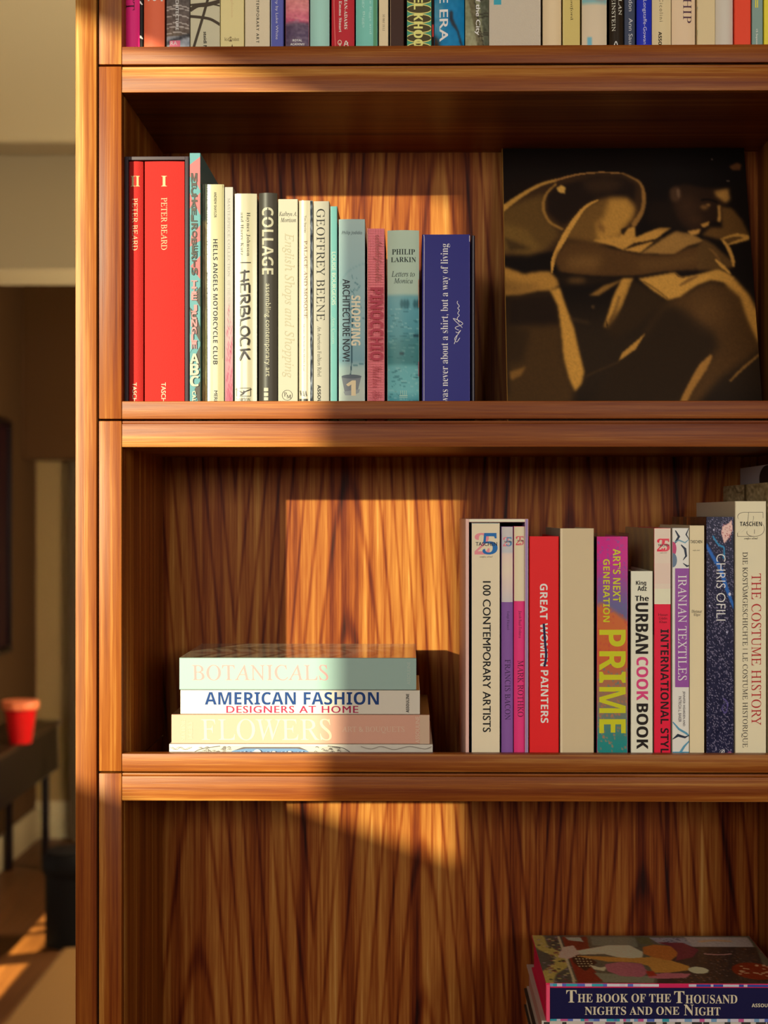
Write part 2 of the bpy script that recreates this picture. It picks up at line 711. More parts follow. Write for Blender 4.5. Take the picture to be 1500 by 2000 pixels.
class Canvas:
    def __init__(self, w, h, c):
        self.a = np.ones((h, w, 3)) * np.array(c, float)
        self.w, self.h = w, h
        yy, xx = np.mgrid[0:h, 0:w]
        self.X, self.Y = xx + 0.5, yy + 0.5

    def put(self, mask, c, s=0.8, alpha=1.0):
        mk = blur(mask.astype(float), s)[..., None] * alpha
        self.a = self.a * (1 - mk) + np.array(c, float) * mk

    def poly(self, pts, c, s=0.8, alpha=1.0):
        ins = np.zeros((self.h, self.w), bool)
        n = len(pts)
        for i in range(n):
            x0, y0 = pts[i]
            x1, y1 = pts[(i + 1) % n]
            if y0 == y1:
                continue
            c1 = ((y0 > self.Y) != (y1 > self.Y)) & (self.X < (x1 - x0) * (self.Y - y0) / (y1 - y0) + x0)
            ins ^= c1
        self.put(ins, c, s, alpha)

    def ell(self, cx, cy, rx, ry, c, s=0.8, alpha=1.0):
        self.put(((self.X - cx) / rx) ** 2 + ((self.Y - cy) / ry) ** 2 < 1, c, s, alpha)

    def line(self, pts, w, c, s=0.8, alpha=1.0):
        pts = smooth_path(pts)
        ws = np.interp(np.linspace(0, 1, len(pts)), np.linspace(0, 1, len(w)), w) if hasattr(w, '__len__') else [w] * len(pts)
        m = np.zeros((self.h, self.w), bool)
        for i in range(len(pts) - 1):
            ax, ay = pts[i]
            bx, by = pts[i + 1]
            dx, dy = bx - ax, by - ay
            t = np.clip(((self.X - ax) * dx + (self.Y - ay) * dy) / max(1e-9, dx * dx + dy * dy), 0, 1)
            m |= np.hypot(self.X - ax - t * dx, self.Y - ay - t * dy) < ws[i] / 2
        self.put(m, c, s, alpha)

    def noise(self, amp, s=1.0, sx=None):
        n = RNG.randn(self.h, self.w)
        n = blur(n, s)
        n /= max(1e-6, n.std())
        self.a = np.clip(self.a + n[..., None] * amp, 0, 255)
        return self


def bands(w, h, stops):
    """Vertical gradient canvas: stops = [(row share, colour), ...]."""
    t = np.linspace(0, 1, h)
    a = np.stack([np.interp(t, [s[0] for s in stops], [s[1][k] for s in stops]) for k in range(3)], -1)
    c = Canvas(w, h, (0, 0, 0))
    c.a = np.repeat(a[:, None, :], w, 1)
    return c


# ================================================================== THE SETTING
RX0, RX1, RZ0, RZ1, RY = 1.12, 2.64, 1.94, 2.82, -5.0      # rear windows
RX2, RX3 = -1.56, -0.34  # rear-left opening, added for the fill light
WX = -1.90                                  # left wall of room and hall
CEIL = H + 707 * 6.0 / F                    # 2.94
Y_HEAD = 6.0 - L                            # header across the hall
Y_FAR = 8.6 - L
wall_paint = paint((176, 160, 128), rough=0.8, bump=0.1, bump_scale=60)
hall_dim = paint((84, 58, 32), rough=0.85, bump=0.1, bump_scale=60)  # dim light of the hall put into a darker wall colour
hall_dark = paint((78, 50, 24), rough=0.85)  # same dimness put into the colour of bulkhead and right wall
trim_paint = paint((186, 168, 132), rough=0.5)
floor_wood = wood('floorboards', 'y', [(0.3, (46, 24, 12)), (0.5, (84, 50, 26)), (0.7, (116, 74, 40))], figure=9.0, rough=0.45)

mb = MB()
mb.box(WX - 0.2, 3.6, RY - 0.12, Y_FAR + 0.2, -0.08, 0.0, floor_wood)
structure(mb, 'floor')
mb = MB()
mb.box(WX - 0.2, 3.6, RY - 0.12, Y_FAR + 0.2, CEIL, CEIL + 0.1, wall_paint)
structure(mb, 'ceiling')

# left wall with the tall window the sun comes through and a low slot added for the hall floor streak


def wall_hit(px, py, x=None):
    """Where the sun ray that lands on the bookcase front at this pixel crosses the left wall."""
    p = at_y(px, py, 0.0)
    t = (p.x - (WX if x is None else x)) / SUN.x
    return p - SUN * t


T = 0.14
WY0 = wall_hit(622, 1000, WX - T).y
WY1 = wall_hit(120, 1000).y + 0.25
WZ0 = wall_hit(250, 1563).z
WZ1 = min(wall_hit(200, 50, WX - T).z, CEIL - 0.05)
SY0, SY1, SZ0, SZ1 = 3.45, 4.52, 0.300, 0.452      # unseen low gap, added to shape the floor streak
SB = 3.86  # bar across the gap, put in to break the streak
mb = MB()
mb.box(WX - T, WX, RY, WY0, 0, CEIL, wall_paint)
mb.box(WX - T, WX, WY0, WY1, 0, WZ0, wall_paint)
mb.box(WX - T, WX, WY0, WY1, WZ1, CEIL, wall_paint)
mb.box(WX - T, WX, WY1, SY0, 0, CEIL, wall_paint)
mb.box(WX - T, WX, SY0, SY1, 0, SZ0, hall_dim)
mb.box(WX - T, WX, SY0, SY1, SZ1, CEIL, hall_dim)
mb.box(WX - T, WX, SB, SB + 0.05, SZ0, SZ1, hall_dim)
mb.box(WX - T, WX, SY1, Y_FAR, 0, CEIL, hall_dim)
structure(mb, 'wall_left')

# room behind the camera: rear wall with a high window, plain right wall
mb = MB()
mb.box(WX - T, RX2, RY - 0.12, RY, 0, CEIL, wall_paint)
mb.box(RX3, RX0, RY - 0.12, RY, 0, CEIL, wall_paint)
mb.box(RX2, RX3, RY - 0.12, RY, 0, RZ0, wall_paint)
mb.box(RX2, RX3, RY - 0.12, RY, RZ1, CEIL, wall_paint)
mb.box(RX1, 3.6, RY - 0.12, RY, 0, CEIL, wall_paint)
mb.box(RX0, RX1, RY - 0.12, RY, 0, RZ0, wall_paint)
mb.box(RX0, RX1, RY - 0.12, RY, RZ1, CEIL, wall_paint)
structure(mb, 'wall_rear')
mb = MB()
mb.box(3.6, 3.72, RY - 0.12, 0.52, 0, CEIL, wall_paint)
structure(mb, 'wall_side')

# wall behind the bookcase, separating it from the hall
mb = MB()
mb.box(-0.36, 3.6, 0.40, 0.52, 0, CEIL, wall_paint)
structure(mb, 'wall_back')
mb = MB()
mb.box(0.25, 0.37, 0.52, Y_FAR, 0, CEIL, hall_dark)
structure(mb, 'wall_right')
# deep header across the hall opening
mb = MB()
zh = at_y(70, 526, Y_HEAD).z
mb.box(WX, 0.25, Y_HEAD, Y_HEAD + 0.42, zh, CEIL, wall_paint, 0.006)
structure(mb, 'trim_1')
# end of the hall: pale wall below a dropped bulkhead, its shade put into a dark colour
mb = MB()
mb.box(WX - T, 0.37, Y_FAR, Y_FAR + 0.15, 0, CEIL, paint((150, 122, 78), rough=0.8))
structure(mb, 'wall_far')
zb = at_y(95, 897, Y_FAR - 0.3).z
mb = MB()
mb.box(WX, 0.25, Y_FAR - 0.3, Y_FAR, zb, CEIL, hall_dark)
structure(mb, 'trim_2')
# upright casing beside the pale wall
mb = MB()
xa, xb = at_y(138, 1200, Y_FAR - 0.05).x, at_y(175, 1200, Y_FAR - 0.05).x
mb.box(xa, xb, Y_FAR - 0.09, Y_FAR, 0, zb, paint((84, 68, 48), rough=0.7), 0.004)
structure(mb, 'trim_3')
mb = MB()
zt = at_y(110, 1566, Y_FAR - 0.02).z
mb.box(WX, xa, Y_FAR - 0.018, Y_FAR, 0, zt, trim_paint, 0.003)
mb.box(WX, xa, Y_FAR - 0.028, Y_FAR, zt * 0.45, zt * 0.55, trim_paint, 0.003)
structure(mb, 'baseboard_far')
mb = MB()
mb.box(WX, WX + 0.018, SY0, Y_FAR, 0, 0.16, trim_paint, 0.003)
structure(mb, 'baseboard_left')

# ------------------------------------------------------------------ things in the hall, out of focus
RX = -1.293
t = thing('rug', 'plain tan rug on the dark hall floor below the console table', 'rug', (-0.52, 3.6, 0.0))
mb = MB()
mb.box(RX, 0.22, 1.0, 4.55, 0.0, 0.012, paint((140, 102, 58), rough=0.95, bump=0.5, bump_scale=500), 0.004)
mb.build('pile', t)
mb = MB()
mb.box(RX - 0.012, RX, 1.0, 4.55, 0.0, 0.011, paint((110, 76, 42), rough=0.9), 0.003)
mb.build('binding', t)

TX1 = -1.665
TY1 = 8.02 - L
TZ1 = at_y(122, 1405, TY1).z
TZ0 = at_y(120, 1500, TY1).z
table_paint = paint((20, 11, 12), rough=0.45)
t = thing('console_table', 'black console table against the hall wall, carrying a red pot', 'table', (-1.78, 5.2, 0))
mb = MB()
mb.box(WX + 0.012, TX1 + 0.01, 4.3, TY1, TZ1 - 0.022, TZ1, paint((52, 34, 22), rough=0.35), 0.003)
mb.build('tabletop', t)
mb = MB()
mb.box(WX + 0.02, TX1, 4.31, TY1 - 0.01, TZ0, TZ1 - 0.022, table_paint, 0.003)
mb.build('apron', t)
for lx in (WX + 0.03, TX1 - 0.035):
    for ly in (4.34, TY1 - 0.22):
        mb = MB()
        mb.box(lx, lx + 0.032, ly, ly + 0.032, 0, TZ0, table_paint, 0.003)
        mb.build('leg', t)

p = at_z(40, 1452, TZ1)
pr = 0.073
t = thing('pot', 'glossy red pot with a pale orange rim on the black console table', 'pot', (p.x, p.y, TZ1))
red_glaze = paint((205, 22, 26), rough=0.18, coat=0.6)
prof = [(pr * 0.60, 0.0), (pr * 0.66, 0.004), (pr * 0.70, 0.03), (pr * 0.80, 0.075), (pr * 0.82, 0.085), (pr * 0.90, 0.13), (pr * 0.94, 0.150)]
mb = MB()
mb.lathe([(r, TZ1 + z) for r, z in prof], p.x, p.y, red_glaze)
mb.build('body', t, 40)
mb = MB()
rim = paint((238, 128, 84), rough=0.3)
mb.lathe([(r, TZ1 + z) for r, z in [(pr * 0.93, 0.146), (pr * 1.06, 0.150), (pr * 1.08, 0.158), (pr * 1.08, 0.178), (pr * 1.04, 0.184), (pr * 0.96, 0.182)]], p.x, p.y, rim)
mb.build('rim', t, 50)

p = at_y(128, 1700, 4.35)
t = thing('stool', 'low black round-topped stool standing in the shadow of the hall', 'stool', (p.x, 4.35, 0))
black = paint((12, 8, 8), rough=0.7)
mb = MB()
rr = 0.13
zt = at_y(140, 1655, 4.35).z
mb.lathe([(rr * 0.92, zt - 0.10), (rr, zt - 0.08), (rr, zt - 0.035), (rr * 0.86, zt - 0.008), (rr * 0.5, zt)], p.x + 0.04, 4.35, black)
mb.build('seat', t, 45)
mb = MB()
mb.lathe([(rr * 0.9, 0.0), (rr * 0.9, zt - 0.10)], p.x + 0.04, 4.35, black)
mb.build('base', t)

pa = at_x(20, 820, WX + 0.02)
pz1, pz0 = at_x(20, 822, WX + 0.02).z, at_x(20, 1272, WX + 0.02).z
t = thing('framed_picture', 'dark framed picture hanging on the hall wall above the console table', 'picture', (WX, pa.y - 0.25, pz0))
mb = MB()
y0, y1 = pa.y - 0.5, pa.y
for bx in ((y0, y0 + 0.03, pz0, pz1), (y1 - 0.03, y1, pz0, pz1), (y0 + 0.03, y1 - 0.03, pz0, pz0 + 0.03), (y0 + 0.03, y1 - 0.03, pz1 - 0.03, pz1)):
    mb.box(WX, WX + 0.03, bx[0], bx[1], bx[2], bx[3], paint((22, 12, 14), rough=0.4), 0.002)
mb.build('frame', t)
mb = MB()
mb.box(WX, WX + 0.012, y0 + 0.03, y1 - 0.03, pz0 + 0.03, pz1 - 0.03, paint((40, 14, 20), rough=0.5))
mb.build('print', t)


# ================================================================== THE BOOKCASE
def zpx(py):
    return H + (HORIZON - py) * L / F


def xpx(px):
    return at_y(px, HORIZON, 0.0).x


XP0, XP1, XS0, XS1 = xpx(147), xpx(188.5), xpx(193), xpx(238)
XR0 = xpx(1595)
XR1, XR2, XR3 = XR0 + (XS1 - XS0), XR0 + (XS1 - XS0) + (XS0 - XP1), XR0 + (XS1 - XP0)
LIPS = [89, 783, 1473, 2165]                 # top edge of each bottom rail
CEILS = [179, 873, 1565, 2257]               # lower edge of each top rail
TOPZ = zpx(-515) + 0.034
bc = thing('bookcase', 'tall reddish-brown hardwood bookcase of stacked open compartments full of books', 'bookcase', ((XP0 + XR3) / 2, D / 2, 0))


def part(name, *boxes, m=WOOD_X, bevel=0.0012):
    q = MB()
    for b in boxes:
        q.box(*b, m, bevel)
    return q.build(name, bc)


part('end_panel', (XP0, XP1, 0.0, D + 0.03, 0, TOPZ), m=WOOD_Z, bevel=0.0016)
part('end_panel', (XR2, XR3, 0.0, D + 0.03, 0, TOPZ), m=WOOD_Z, bevel=0.0016)
part('filler_strip', (XP1, XS0, 0.012, D + 0.02, 0, TOPZ), m=WOOD_DARK, bevel=0)
part('filler_strip', (XR1, XR2, 0.012, D + 0.02, 0, TOPZ), m=WOOD_DARK, bevel=0)

SHELF_Z = [zpx(c) + 0.012 for c in CEILS]
# module k has its floor at SHELF_Z[k] and its ceiling at the lower edge of the rail above
for k in range(4):
    z_split = zpx(LIPS[k] + 35.5)            # joint with the module below
    z_lip = zpx(LIPS[k])
    z_ceil = zpx(CEILS[k - 1]) if k else zpx(-515)
    z_top = zpx(LIPS[k - 1] + 38.5) if k else TOPZ
    part('stile', (XS0, XS1 - 0.0004, 0.0, 0.022, z_split + 0.0005, z_top), m=WOOD_Z)
    part('stile', (XR0 + 0.0004, XR1, 0.0, 0.022, z_split + 0.0005, z_top), m=WOOD_Z)
    part('side_panel', (XS0, XS1, 0.022, D + 0.006, z_split, z_top), m=WOOD_Z, bevel=0)
    part('side_panel', (XR0, XR1, 0.022, D + 0.006, z_split, z_top), m=WOOD_Z, bevel=0)
    part('bottom_rail', (XS1, XR0, 0.0, 0.020, z_split + 0.0003, z_lip))
    part('top_rail', (XS1, XR0, 0.0, 0.020, z_ceil, z_top - (0.0035 if k else 0)), (XS1, XR0, 0.0022, 0.020, z_top - 0.0035, z_top) if k else (XS1, XR0, 0.0, 0.020, z_top, z_top + 0.004))
    part('ceiling_board', (XS1, XR0, 0.020, D, z_ceil, z_ceil + 0.008), bevel=0)
    part('shelf', (XS1, XR0, 0.020, D, SHELF_Z[k] - 0.004, SHELF_Z[k]), bevel=0)
    part('back_panel', (XS1, XR0, D, D + 0.008, SHELF_Z[k] - 0.004, z_ceil + 0.008), m=WOOD_PANEL, bevel=0)
z_low = zpx(CEILS[3])
part('base_cabinet', (XS0, XR1, 0.004, D, 0.08, z_low), m=WOOD_Z, bevel=0)
part('plinth', (XS0, XR1, 0.03, D, 0.0, 0.08), bevel=0)
for i in range(2):
    w = (XR1 - XS0) / 2
    part('cabinet_door', (XS0 + i * w + 0.003, XS0 + (i + 1) * w - 0.003, -0.016, 0.004, 0.09, z_low - 0.02), m=WOOD_Z)


# ================================================================== BOOKS
PAGE = (226, 212, 182)


def arc(x0, x1, y, sag, n=12):
    """Front outline of a spine from left to right; edges recede by sag."""
    return [(x0 + (x1 - x0) * i / n, y + sag * (2 * i / n - 1) ** 2) for i in range(n + 1)]


def upright(name, label, cat, row, px0, px1, pytop, c, items=(), sag=0.0, depth=0.24, ys=0.03, gain=None, rough=0.42,
            side=None, side_items=(), board=0.0022, group=None, bump=0.0, coat=0.0, zb=None, page=PAGE, px_end=None):
    """One book standing on a shelf: cover with its printed spine, and a block of pages."""
    z0 = SHELF_Z[row] if zb is None else zb
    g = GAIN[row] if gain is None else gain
    y = ys
    p0, p1 = at_y(px0, pytop, y), at_y(px1, pytop, y)
    x0, x1, z1 = p0.x, p1.x, at_y((px0 + px1) / 2, pytop, y).z
    t = thing(name, label, cat, ((x0 + x1) / 2, y + depth / 2, z0), group or GROUP[row])
    mb = MB()
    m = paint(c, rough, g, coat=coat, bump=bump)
    ms = paint(side, rough, g) if side else m
    b = min(board, (x1 - x0) * 0.22)
    fr = arc(x0, x1, y, sag) if sag else [(x0, y + 0.0012), (x0 + 0.0004, y + 0.0003), (x0 + 0.0012, y), (x1 - 0.0012, y), (x1 - 0.0004, y + 0.0003), (x1, y + 0.0012)]
    ins = y + 0.004 + sag
    outline = fr + [(x1, y + depth), (x1 - b, y + depth), (x1 - b, ins), (x0 + b, ins), (x0 + b, y + depth), (x0, y + depth)]
    n = len(fr)
    mb.prism(outline, z0, z1, m, lambda i: ms if i in (n - 1, len(outline) - 1) else None)
    S = Surf((0, y, 0), (1, 0, 0), (0, 0, 1), x0, x1, z0, z1, sag)
    decals(mb, S, items, g, rough)
    if side_items:
        SS = Surf((x0, 0, 0), (0, -1, 0), (0, 0, 1), -(y + depth), -y, z0, z1)
        decals(mb, SS, side_items, g, rough)
    mb.build('cover', t, 16)
    mb = MB()
    mb.box(x0 + b, x1 - b, ins, y + depth - 0.004, z0 + 0.002, z1 - 0.0035, paint(page, 0.9, g))
    mb.build('pages', t)
    return t, (x0, x1, y, z0, z1)


def slipcase(name, label, row, px0, px1, pytop, wall, c, c_in, c_edge, depth, ys=0.03, side=None, right=None, gain=None):
    """An open-fronted box for a set of volumes."""
    z0 = SHELF_Z[row]
    g = GAIN[row] if gain is None else gain
    x0, x1, z1 = at_y(px0, pytop, ys).x, at_y(px1, pytop, ys).x, at_y((px0 + px1) / 2, pytop, ys).z
    mb = MB()
    m = paint(c, 0.5, g)
    mb.box(x0, x0 + wall, ys, ys + depth, z0, z1, paint(side or c, 0.5, g), 0.0005)
    mb.box(x1 - wall, x1, ys, ys + depth, z0, z1, paint(right or c, 0.5, g), 0.0005)
    mb.box(x0 + wall, x1 - wall, ys, ys + depth, z1 - wall, z1, paint(c_edge, 0.5, g), 0.0005)
    mb.box(x0 + wall, x1 - wall, ys, ys + depth, z0, z0 + 0.002, m)
    mb.box(x0 + wall, x1 - wall, ys + depth - 0.003, ys + depth, z0 + 0.002, z1 - wall, paint(c_in, 0.7, g))
    o = mb.build(name)
    return tag(o, label, 'slipcase', GROUP[row])


GAIN = [1.3, 0.36, 1.38, 1.3]  # light level put into base colours: sunlit shelf lowered, shaded shelves raised
GROUP = ['books on the topmost shelf', 'books standing on the middle shelf', 'books standing on the lower shelf', 'books lying in the bottom compartment']

# ------------------------------------------------------------------ topmost shelf (only the feet of the books are in view)
W_, BLK, CRM = (238, 230, 210), (28, 22, 18), (206, 190, 156)


def strokes_canvas(w, h, base, amp, s, sy=1.0):
    return Canvas(w, h, base).noise(amp, s).a


def arch_canvas():
    c = bands(24, 50, [(0, (88, 82, 80)), (0.55, (96, 84, 80)), (0.78, (104, 92, 82)), (0.80, (150, 156, 164)), (0.9, (140, 146, 160)), (1, (170, 176, 186))])
    for y in (11, 13.5, 20, 27, 30.5, 36):
        c.line([(0, y + 1), (12, y - 0.5), (23, y + 1.5)], 0.9, (196, 190, 186), 0.4, 0.85)
    c.poly([(0, 44), (24, 36), (24, 39), (0, 48)], (60, 60, 66), 0.8)
    return c.noise(7, 0.8).a


def dusk_canvas():
    c = bands(26, 60, [(0, (196, 128, 126)), (0.3, (206, 120, 132)), (0.48, (190, 92, 122)), (0.55, (92, 74, 96)), (0.8, (86, 72, 100)), (1, (104, 88, 104))])
    for k in range(26):
        y = RNG.uniform(0, 58)
        x = RNG.uniform(0, 22)
        c.line([(x, y), (x + RNG.uniform(4, 12), y + RNG.uniform(-1, 2))], 1.2, (214, 150, 150) if y < 28 else (120, 104, 122), 0.7, 0.6)
    return c.noise(6, 1.0).a


def teal_wash():
    c = bands(28, 50, [(0, (120, 168, 172)), (0.12, (118, 170, 176)), (0.2, (200, 186, 162)), (1, (206, 190, 166))])
    c.ell(9, 1, 6, 3.5, (206, 80, 110), 1.2)
    c.ell(20, 2, 8, 4, (150, 132, 128), 1.5)
    for k in range(30):
        x, y = RNG.randint(2, 13), RNG.randint(14, 46)
        c.line([(x, y), (x + 2.5, y)], 1.0, (128, 168, 182), 0.4, 0.7)
    c.poly([(6, 40), (11, 40), (11, 50), (6, 50)], (110, 170, 190), 0.6)
    return c.a


def blue_haze():
    c = bands(34, 50, [(0, (20, 112, 158)), (0.4, (8, 112, 168)), (1, (14, 118, 172))])
    c.ell(4, 22, 7, 20, (120, 150, 160), 4, 0.55)
    c.ell(0, 46, 6, 8, (60, 40, 30), 2)
    c.line([(19, 17), (20, 25), (26, 33), (30, 45), (33, 50)], [4, 4, 2, 2, 3], (38, 44, 56), 0.8)
    return c.noise(3, 1.5).a


def street_canvas():
    c = bands(26, 50, [(0, (134, 134, 104)), (0.4, (120, 124, 96)), (1, (150, 148, 118))])
    c.poly([(2, 0), (9, 0), (16, 34), (21, 50), (14, 50), (10, 30)], (92, 86, 62), 0.6)
    c.line([(9, 0), (15, 26), (21, 50)], 1.2, (54, 48, 36), 0.4)
    c.poly([(15, 0), (26, 0), (26, 50), (21, 50)], (74, 78, 62), 0.7)
    for y in (4, 17, 20, 35, 37):
        c.line([(14, y + 2), (26, y)], 1.0, (46, 40, 30), 0.4)
    return c.noise(6, 0.8).a


TOPH = -300
GD = 0.245


def row1(label, a, b, c, items=(), **k):
    kw = dict(depth=GD, sag=0.0)
    kw.update(k)
    return upright(kw.pop('name', 'hardback_book'), label, 'book', 0, a, b, kw.pop('top', TOPH + RNG.randint(0, 120)), c, items, **kw)


row1('hot pink book with black serif letters, first on the topmost shelf beside the post', 243, 272, (230, 42, 122),
     [('t', 'CRAFT', 'serif', (245, -70, 263, 20), 'd', (70, 12, 40))], sag=0.0035)
row1('thin black book with white bars, squeezed between the pink and the coral book', 272.6, 279.4, (30, 24, 24),
     [('p', [(272, 1), (275, 3), (279, 9), (277, 10), (272, 5)], W_), ('p', [(272, 69), (276, 70), (279, 75), (279, 77), (272, 74)], W_)], ys=0.034)
row1('coral orange rounded book between the thin black spine and the grey photographic spine', 280.5, 320.5, (226, 104, 74),
     [('t', '101', 'bold', (284, -26, 317, 2), 'h', W_)], sag=0.004, rough=0.5)
row1('grey photographic spine with white lines and a small pink square at its foot', 324.5, 370, (92, 84, 82),
     [('i', (324.5, -10, 370, 92), arch_canvas()), ('r', (331, 79, 352, 92), (232, 110, 136)), ('t', 'RA', 'sans', (333, 80.5, 346, 88), 'h', (246, 238, 228)),
      ('t', 'ART AND ARCHITECTURE', 'medium', (343, -62, 349, 59), 'd', (236, 230, 222))], sag=0.0035)
row1('pale grey-green book with thick dark looping lines on its spine', 371.5, 429.5, (190, 186, 160),
     [('l', [(371, 20), (386, 11), (405, 9), (431, 2)], 8, (66, 56, 44)), ('l', [(371, 10), (390, 8), (412, 6)], 4, (66, 56, 44)),
      ('l', [(371, 32), (392, 34), (412, 38), (431, 49)], 5.5, (66, 56, 44)), ('l', [(409, -12), (396, 34), (378, 94)], 5, (66, 56, 44)),
      ('l', [(404, 8), (418, 9), (431, 12)], 3, (66, 56, 44)), ('t', 'steidl M', 'medium', (397.5, 62, 404, 96), 'd', BLK)])
row1('wide cream yellow book with a tiny figure mark at its foot', 430.5, 476.5, (222, 200, 146),
     [('t', 'explosion', 'light', (450, -10, 456, 34), 'd', (204, 182, 134)), ('t', 'kid', 'sans', (439, 73, 448, 80), 'h', (120, 104, 70)),
      ('t', 'robot', 'sans', (453, 73, 467, 80), 'h', (120, 104, 70)), ('p', [(447.5, 81), (450.5, 76), (453.5, 81)], (110, 94, 62)), ('e', 450.5, 73.5, 2, 2, (150, 132, 92)),
      ('p', [(452, 92), (453.5, 86), (455, 92)], (90, 74, 50))])
row1('cream crinkled paper spine with spaced black capitals, beside the yellow book', 478.3, 527, (208, 196, 170),
     [('t', 'CONTEMPORARY ART', 'medium', (500.5, -24, 506, 84), 'd', BLK, 1.35)], bump=0.6, rough=0.6)
row1('narrow periwinkle blue spine with small white letters between cream and dusk-pink spines', 529, 553.5, (82, 88, 166),
     [('r', (529, -300, 530.5, 100), (150, 160, 200)), ('t', 'Photography by Luke White', 'thin', (537, -47, 543.5, 77), 'd', (214, 214, 232))])
row1('rounded spine painted like a pink and violet dusk sky', 557.5, 603, (190, 120, 132),
     [('i', (557, -10, 603.5, 94), dusk_canvas()), ('t', 'ROYAL', 'bold', (571.5, 76.5, 590, 81), 'h', (240, 232, 226)), ('t', 'ACADEMY', 'bold', (567, 84, 595, 88.5), 'h', (240, 232, 226))], sag=0.004)
row1('plain pale aqua rounded spine between the dusk-pink and the crimson spine', 605.5, 643, (156, 204, 196), sag=0.005, rough=0.3)
row1('crimson spine with white serif letters and a small printed crest at its foot', 647.5, 692, (176, 36, 48),
     [('t', 'JANE FREEMAN-ADAMS', 'serifb', (671.5, -62, 678.5, 57), 'd', (240, 226, 206)), ('t', 'and Emma Stuart', 'serifb', (662, -18, 667.5, 63), 'd', (240, 226, 206)),
      ('l', [(652, -8), (653, 40), (655, 90)], 2.2, (206, 96, 96)), ('o', 663.5, 83, 4, 5, 1.2, (236, 200, 180)), ('o', 664, 87, 2, 3, 1, (236, 200, 180)),
      ('l', [(672, 90), (676, 80), (680, 90)], 1.6, (236, 220, 200)), ('l', [(673, 84), (676, 87), (680, 83)], 1.4, (236, 220, 200))], sag=0.0025)
row1('sea-green rounded spine with faint pale lettering, next to the crimson spine', 695, 737, (116, 188, 178),
     [('t', 'Mike Biggs and', 'sans', (720.5, -20, 726, 66), 'd', (166, 212, 204)), ('t', 'Peggy Biggs', 'sans', (707, -20, 713, 54), 'd', (166, 212, 204)),
      ('r', (729, -200, 736, 100), (92, 150, 116))], sag=0.004)
row1('thin cream spine with one small printed date, beside the sea-green spine', 740, 758.5, (214, 196, 162),
     [('t', '30 MAY 2012', 'mono', (747.5, 28, 751.5, 60), 'd', (90, 76, 58))])
row1('plain dark chocolate spine with a pale edge beside the thin cream spine', 761.5, 789, (58, 36, 28), [('r', (761, -300, 763, 100), (150, 128, 104))])
ov = [('r', (795, -300, 842, 100), (66, 146, 122))]
for k in range(-4, 5):
    cy = 18 + 18.8 * k
    ov += [('e', 818.5, cy, 25.5, 9.6, (228, 206, 122)), ('e', 818.5, cy, 23.5, 7.6, (70, 62, 34))]
ov += [('t', 'RACHEL KHOO', 'fat', (808, -66, 826, 93), 'd', (232, 212, 128))]
row1('green spine patterned with dark ovals under chunky cream capitals', 795, 842.5, (66, 146, 122), ov, sag=0.001)
row1('thin black and red sliver of a book beside the bright blue spine', 843.4, 847.6, (44, 26, 22), [('r', (843, 48, 847.6, 72), (180, 50, 40))], ys=0.036)
row1('bright blue spine with large white capitals and a dark drooping stem', 848.5, 907, (14, 114, 168),
     [('i', (848.5, -10, 907, 94), blue_haze()), ('t', 'BELLE ERA', 'medium', (858.5, -84, 875, 81), 'd', (244, 240, 230))], sag=0.004, coat=0.3)
row1('olive grey spine with a street photograph and small white letters', 908.5, 954.5, (122, 124, 98),
     [('i', (908.5, -10, 954.5, 94), street_canvas()), ('t', 'house of the City', 'medium', (927, -60, 938, 69), 'd', (240, 234, 214))])
row1('very wide silver-grey grained leather spine with a small blue square', 955.5, 1056, (188, 178, 162),
     [('r', (964.5, -6, 979, 9), (56, 150, 172))], bump=1.0, sag=0.001, rough=0.38)
row1('plain glossy cream spine between the silver leather book and the mustard spine', 1060.5, 1096.5, (212, 192, 158), sag=0.004, rough=0.2, coat=0.6)
row1('mustard olive spine with one short dark serif word', 1099.5, 1133, (194, 176, 106),
     [('r', (1099, -300, 1101, 100), (222, 206, 150)), ('t', 'Stephen - Huniford', 'serif', (1113, -80, 1119.5, 40), 'd', (60, 50, 30))])
row1('glossy white spine with a teal watercolour wash and tiny blue marks', 1137, 1185.5, (206, 190, 166), [('i', (1137, -10, 1185.5, 92), teal_wash())], sag=0.004, rough=0.2, coat=0.6)
row1('glossy black spine with small white serif capitals in two lines', 1190.5, 1218.5, (34, 26, 20),
     [('t', 'BARRY FEINSTEIN', 'serif', (1195, -64, 1202, 61), 'd', (230, 220, 200)), ('t', 'BOB DYLAN', 'serif', (1208, -60, 1214.5, 29), 'd', (230, 220, 200)),
      ('l', [(1199, 90), (1203, 81), (1206, 88)], 1.6, W_)], sag=0.003, rough=0.18, coat=0.8)
row1('slate blue spine with thin white letters between black and cobalt spines', 1220, 1240, (54, 62, 84),
     [('t', 'of London   Ann Saunders', 'thin', (1228, -40, 1235.5, 120), 'd', (206, 206, 208))], sag=0.001)
row1('glossy cobalt blue spine with white letters', 1244, 1273, (26, 44, 172),
     [('t', 'Todd Longstaffe-Gowan', 'thin', (1254.5, -30, 1263, 86), 'd', (206, 210, 238))], sag=0.003, rough=0.16, coat=0.8)
row1('glossy cream spine with spaced dark letters, next to the cobalt spine', 1274, 1311, (206, 190, 152),
     [('t', 'Alice Cicolini', 'sans', (1288, -40, 1295, 42), 'd', (96, 84, 64), 1.3), ('t', 'ASSOULINE', 'fat', (1286, 62, 1292.5, 120), 'd', BLK)], sag=0.003, rough=0.18, coat=0.7)
row1('pinkish cream spine with large dark purple serif capitals', 1312.5, 1358, (210, 186, 156),
     [('t', 'FRIENDSHIP', 'serif', (1334, -130, 1351, 45), 'd', (76, 48, 66))], sag=0.003, rough=0.3, coat=0.3)
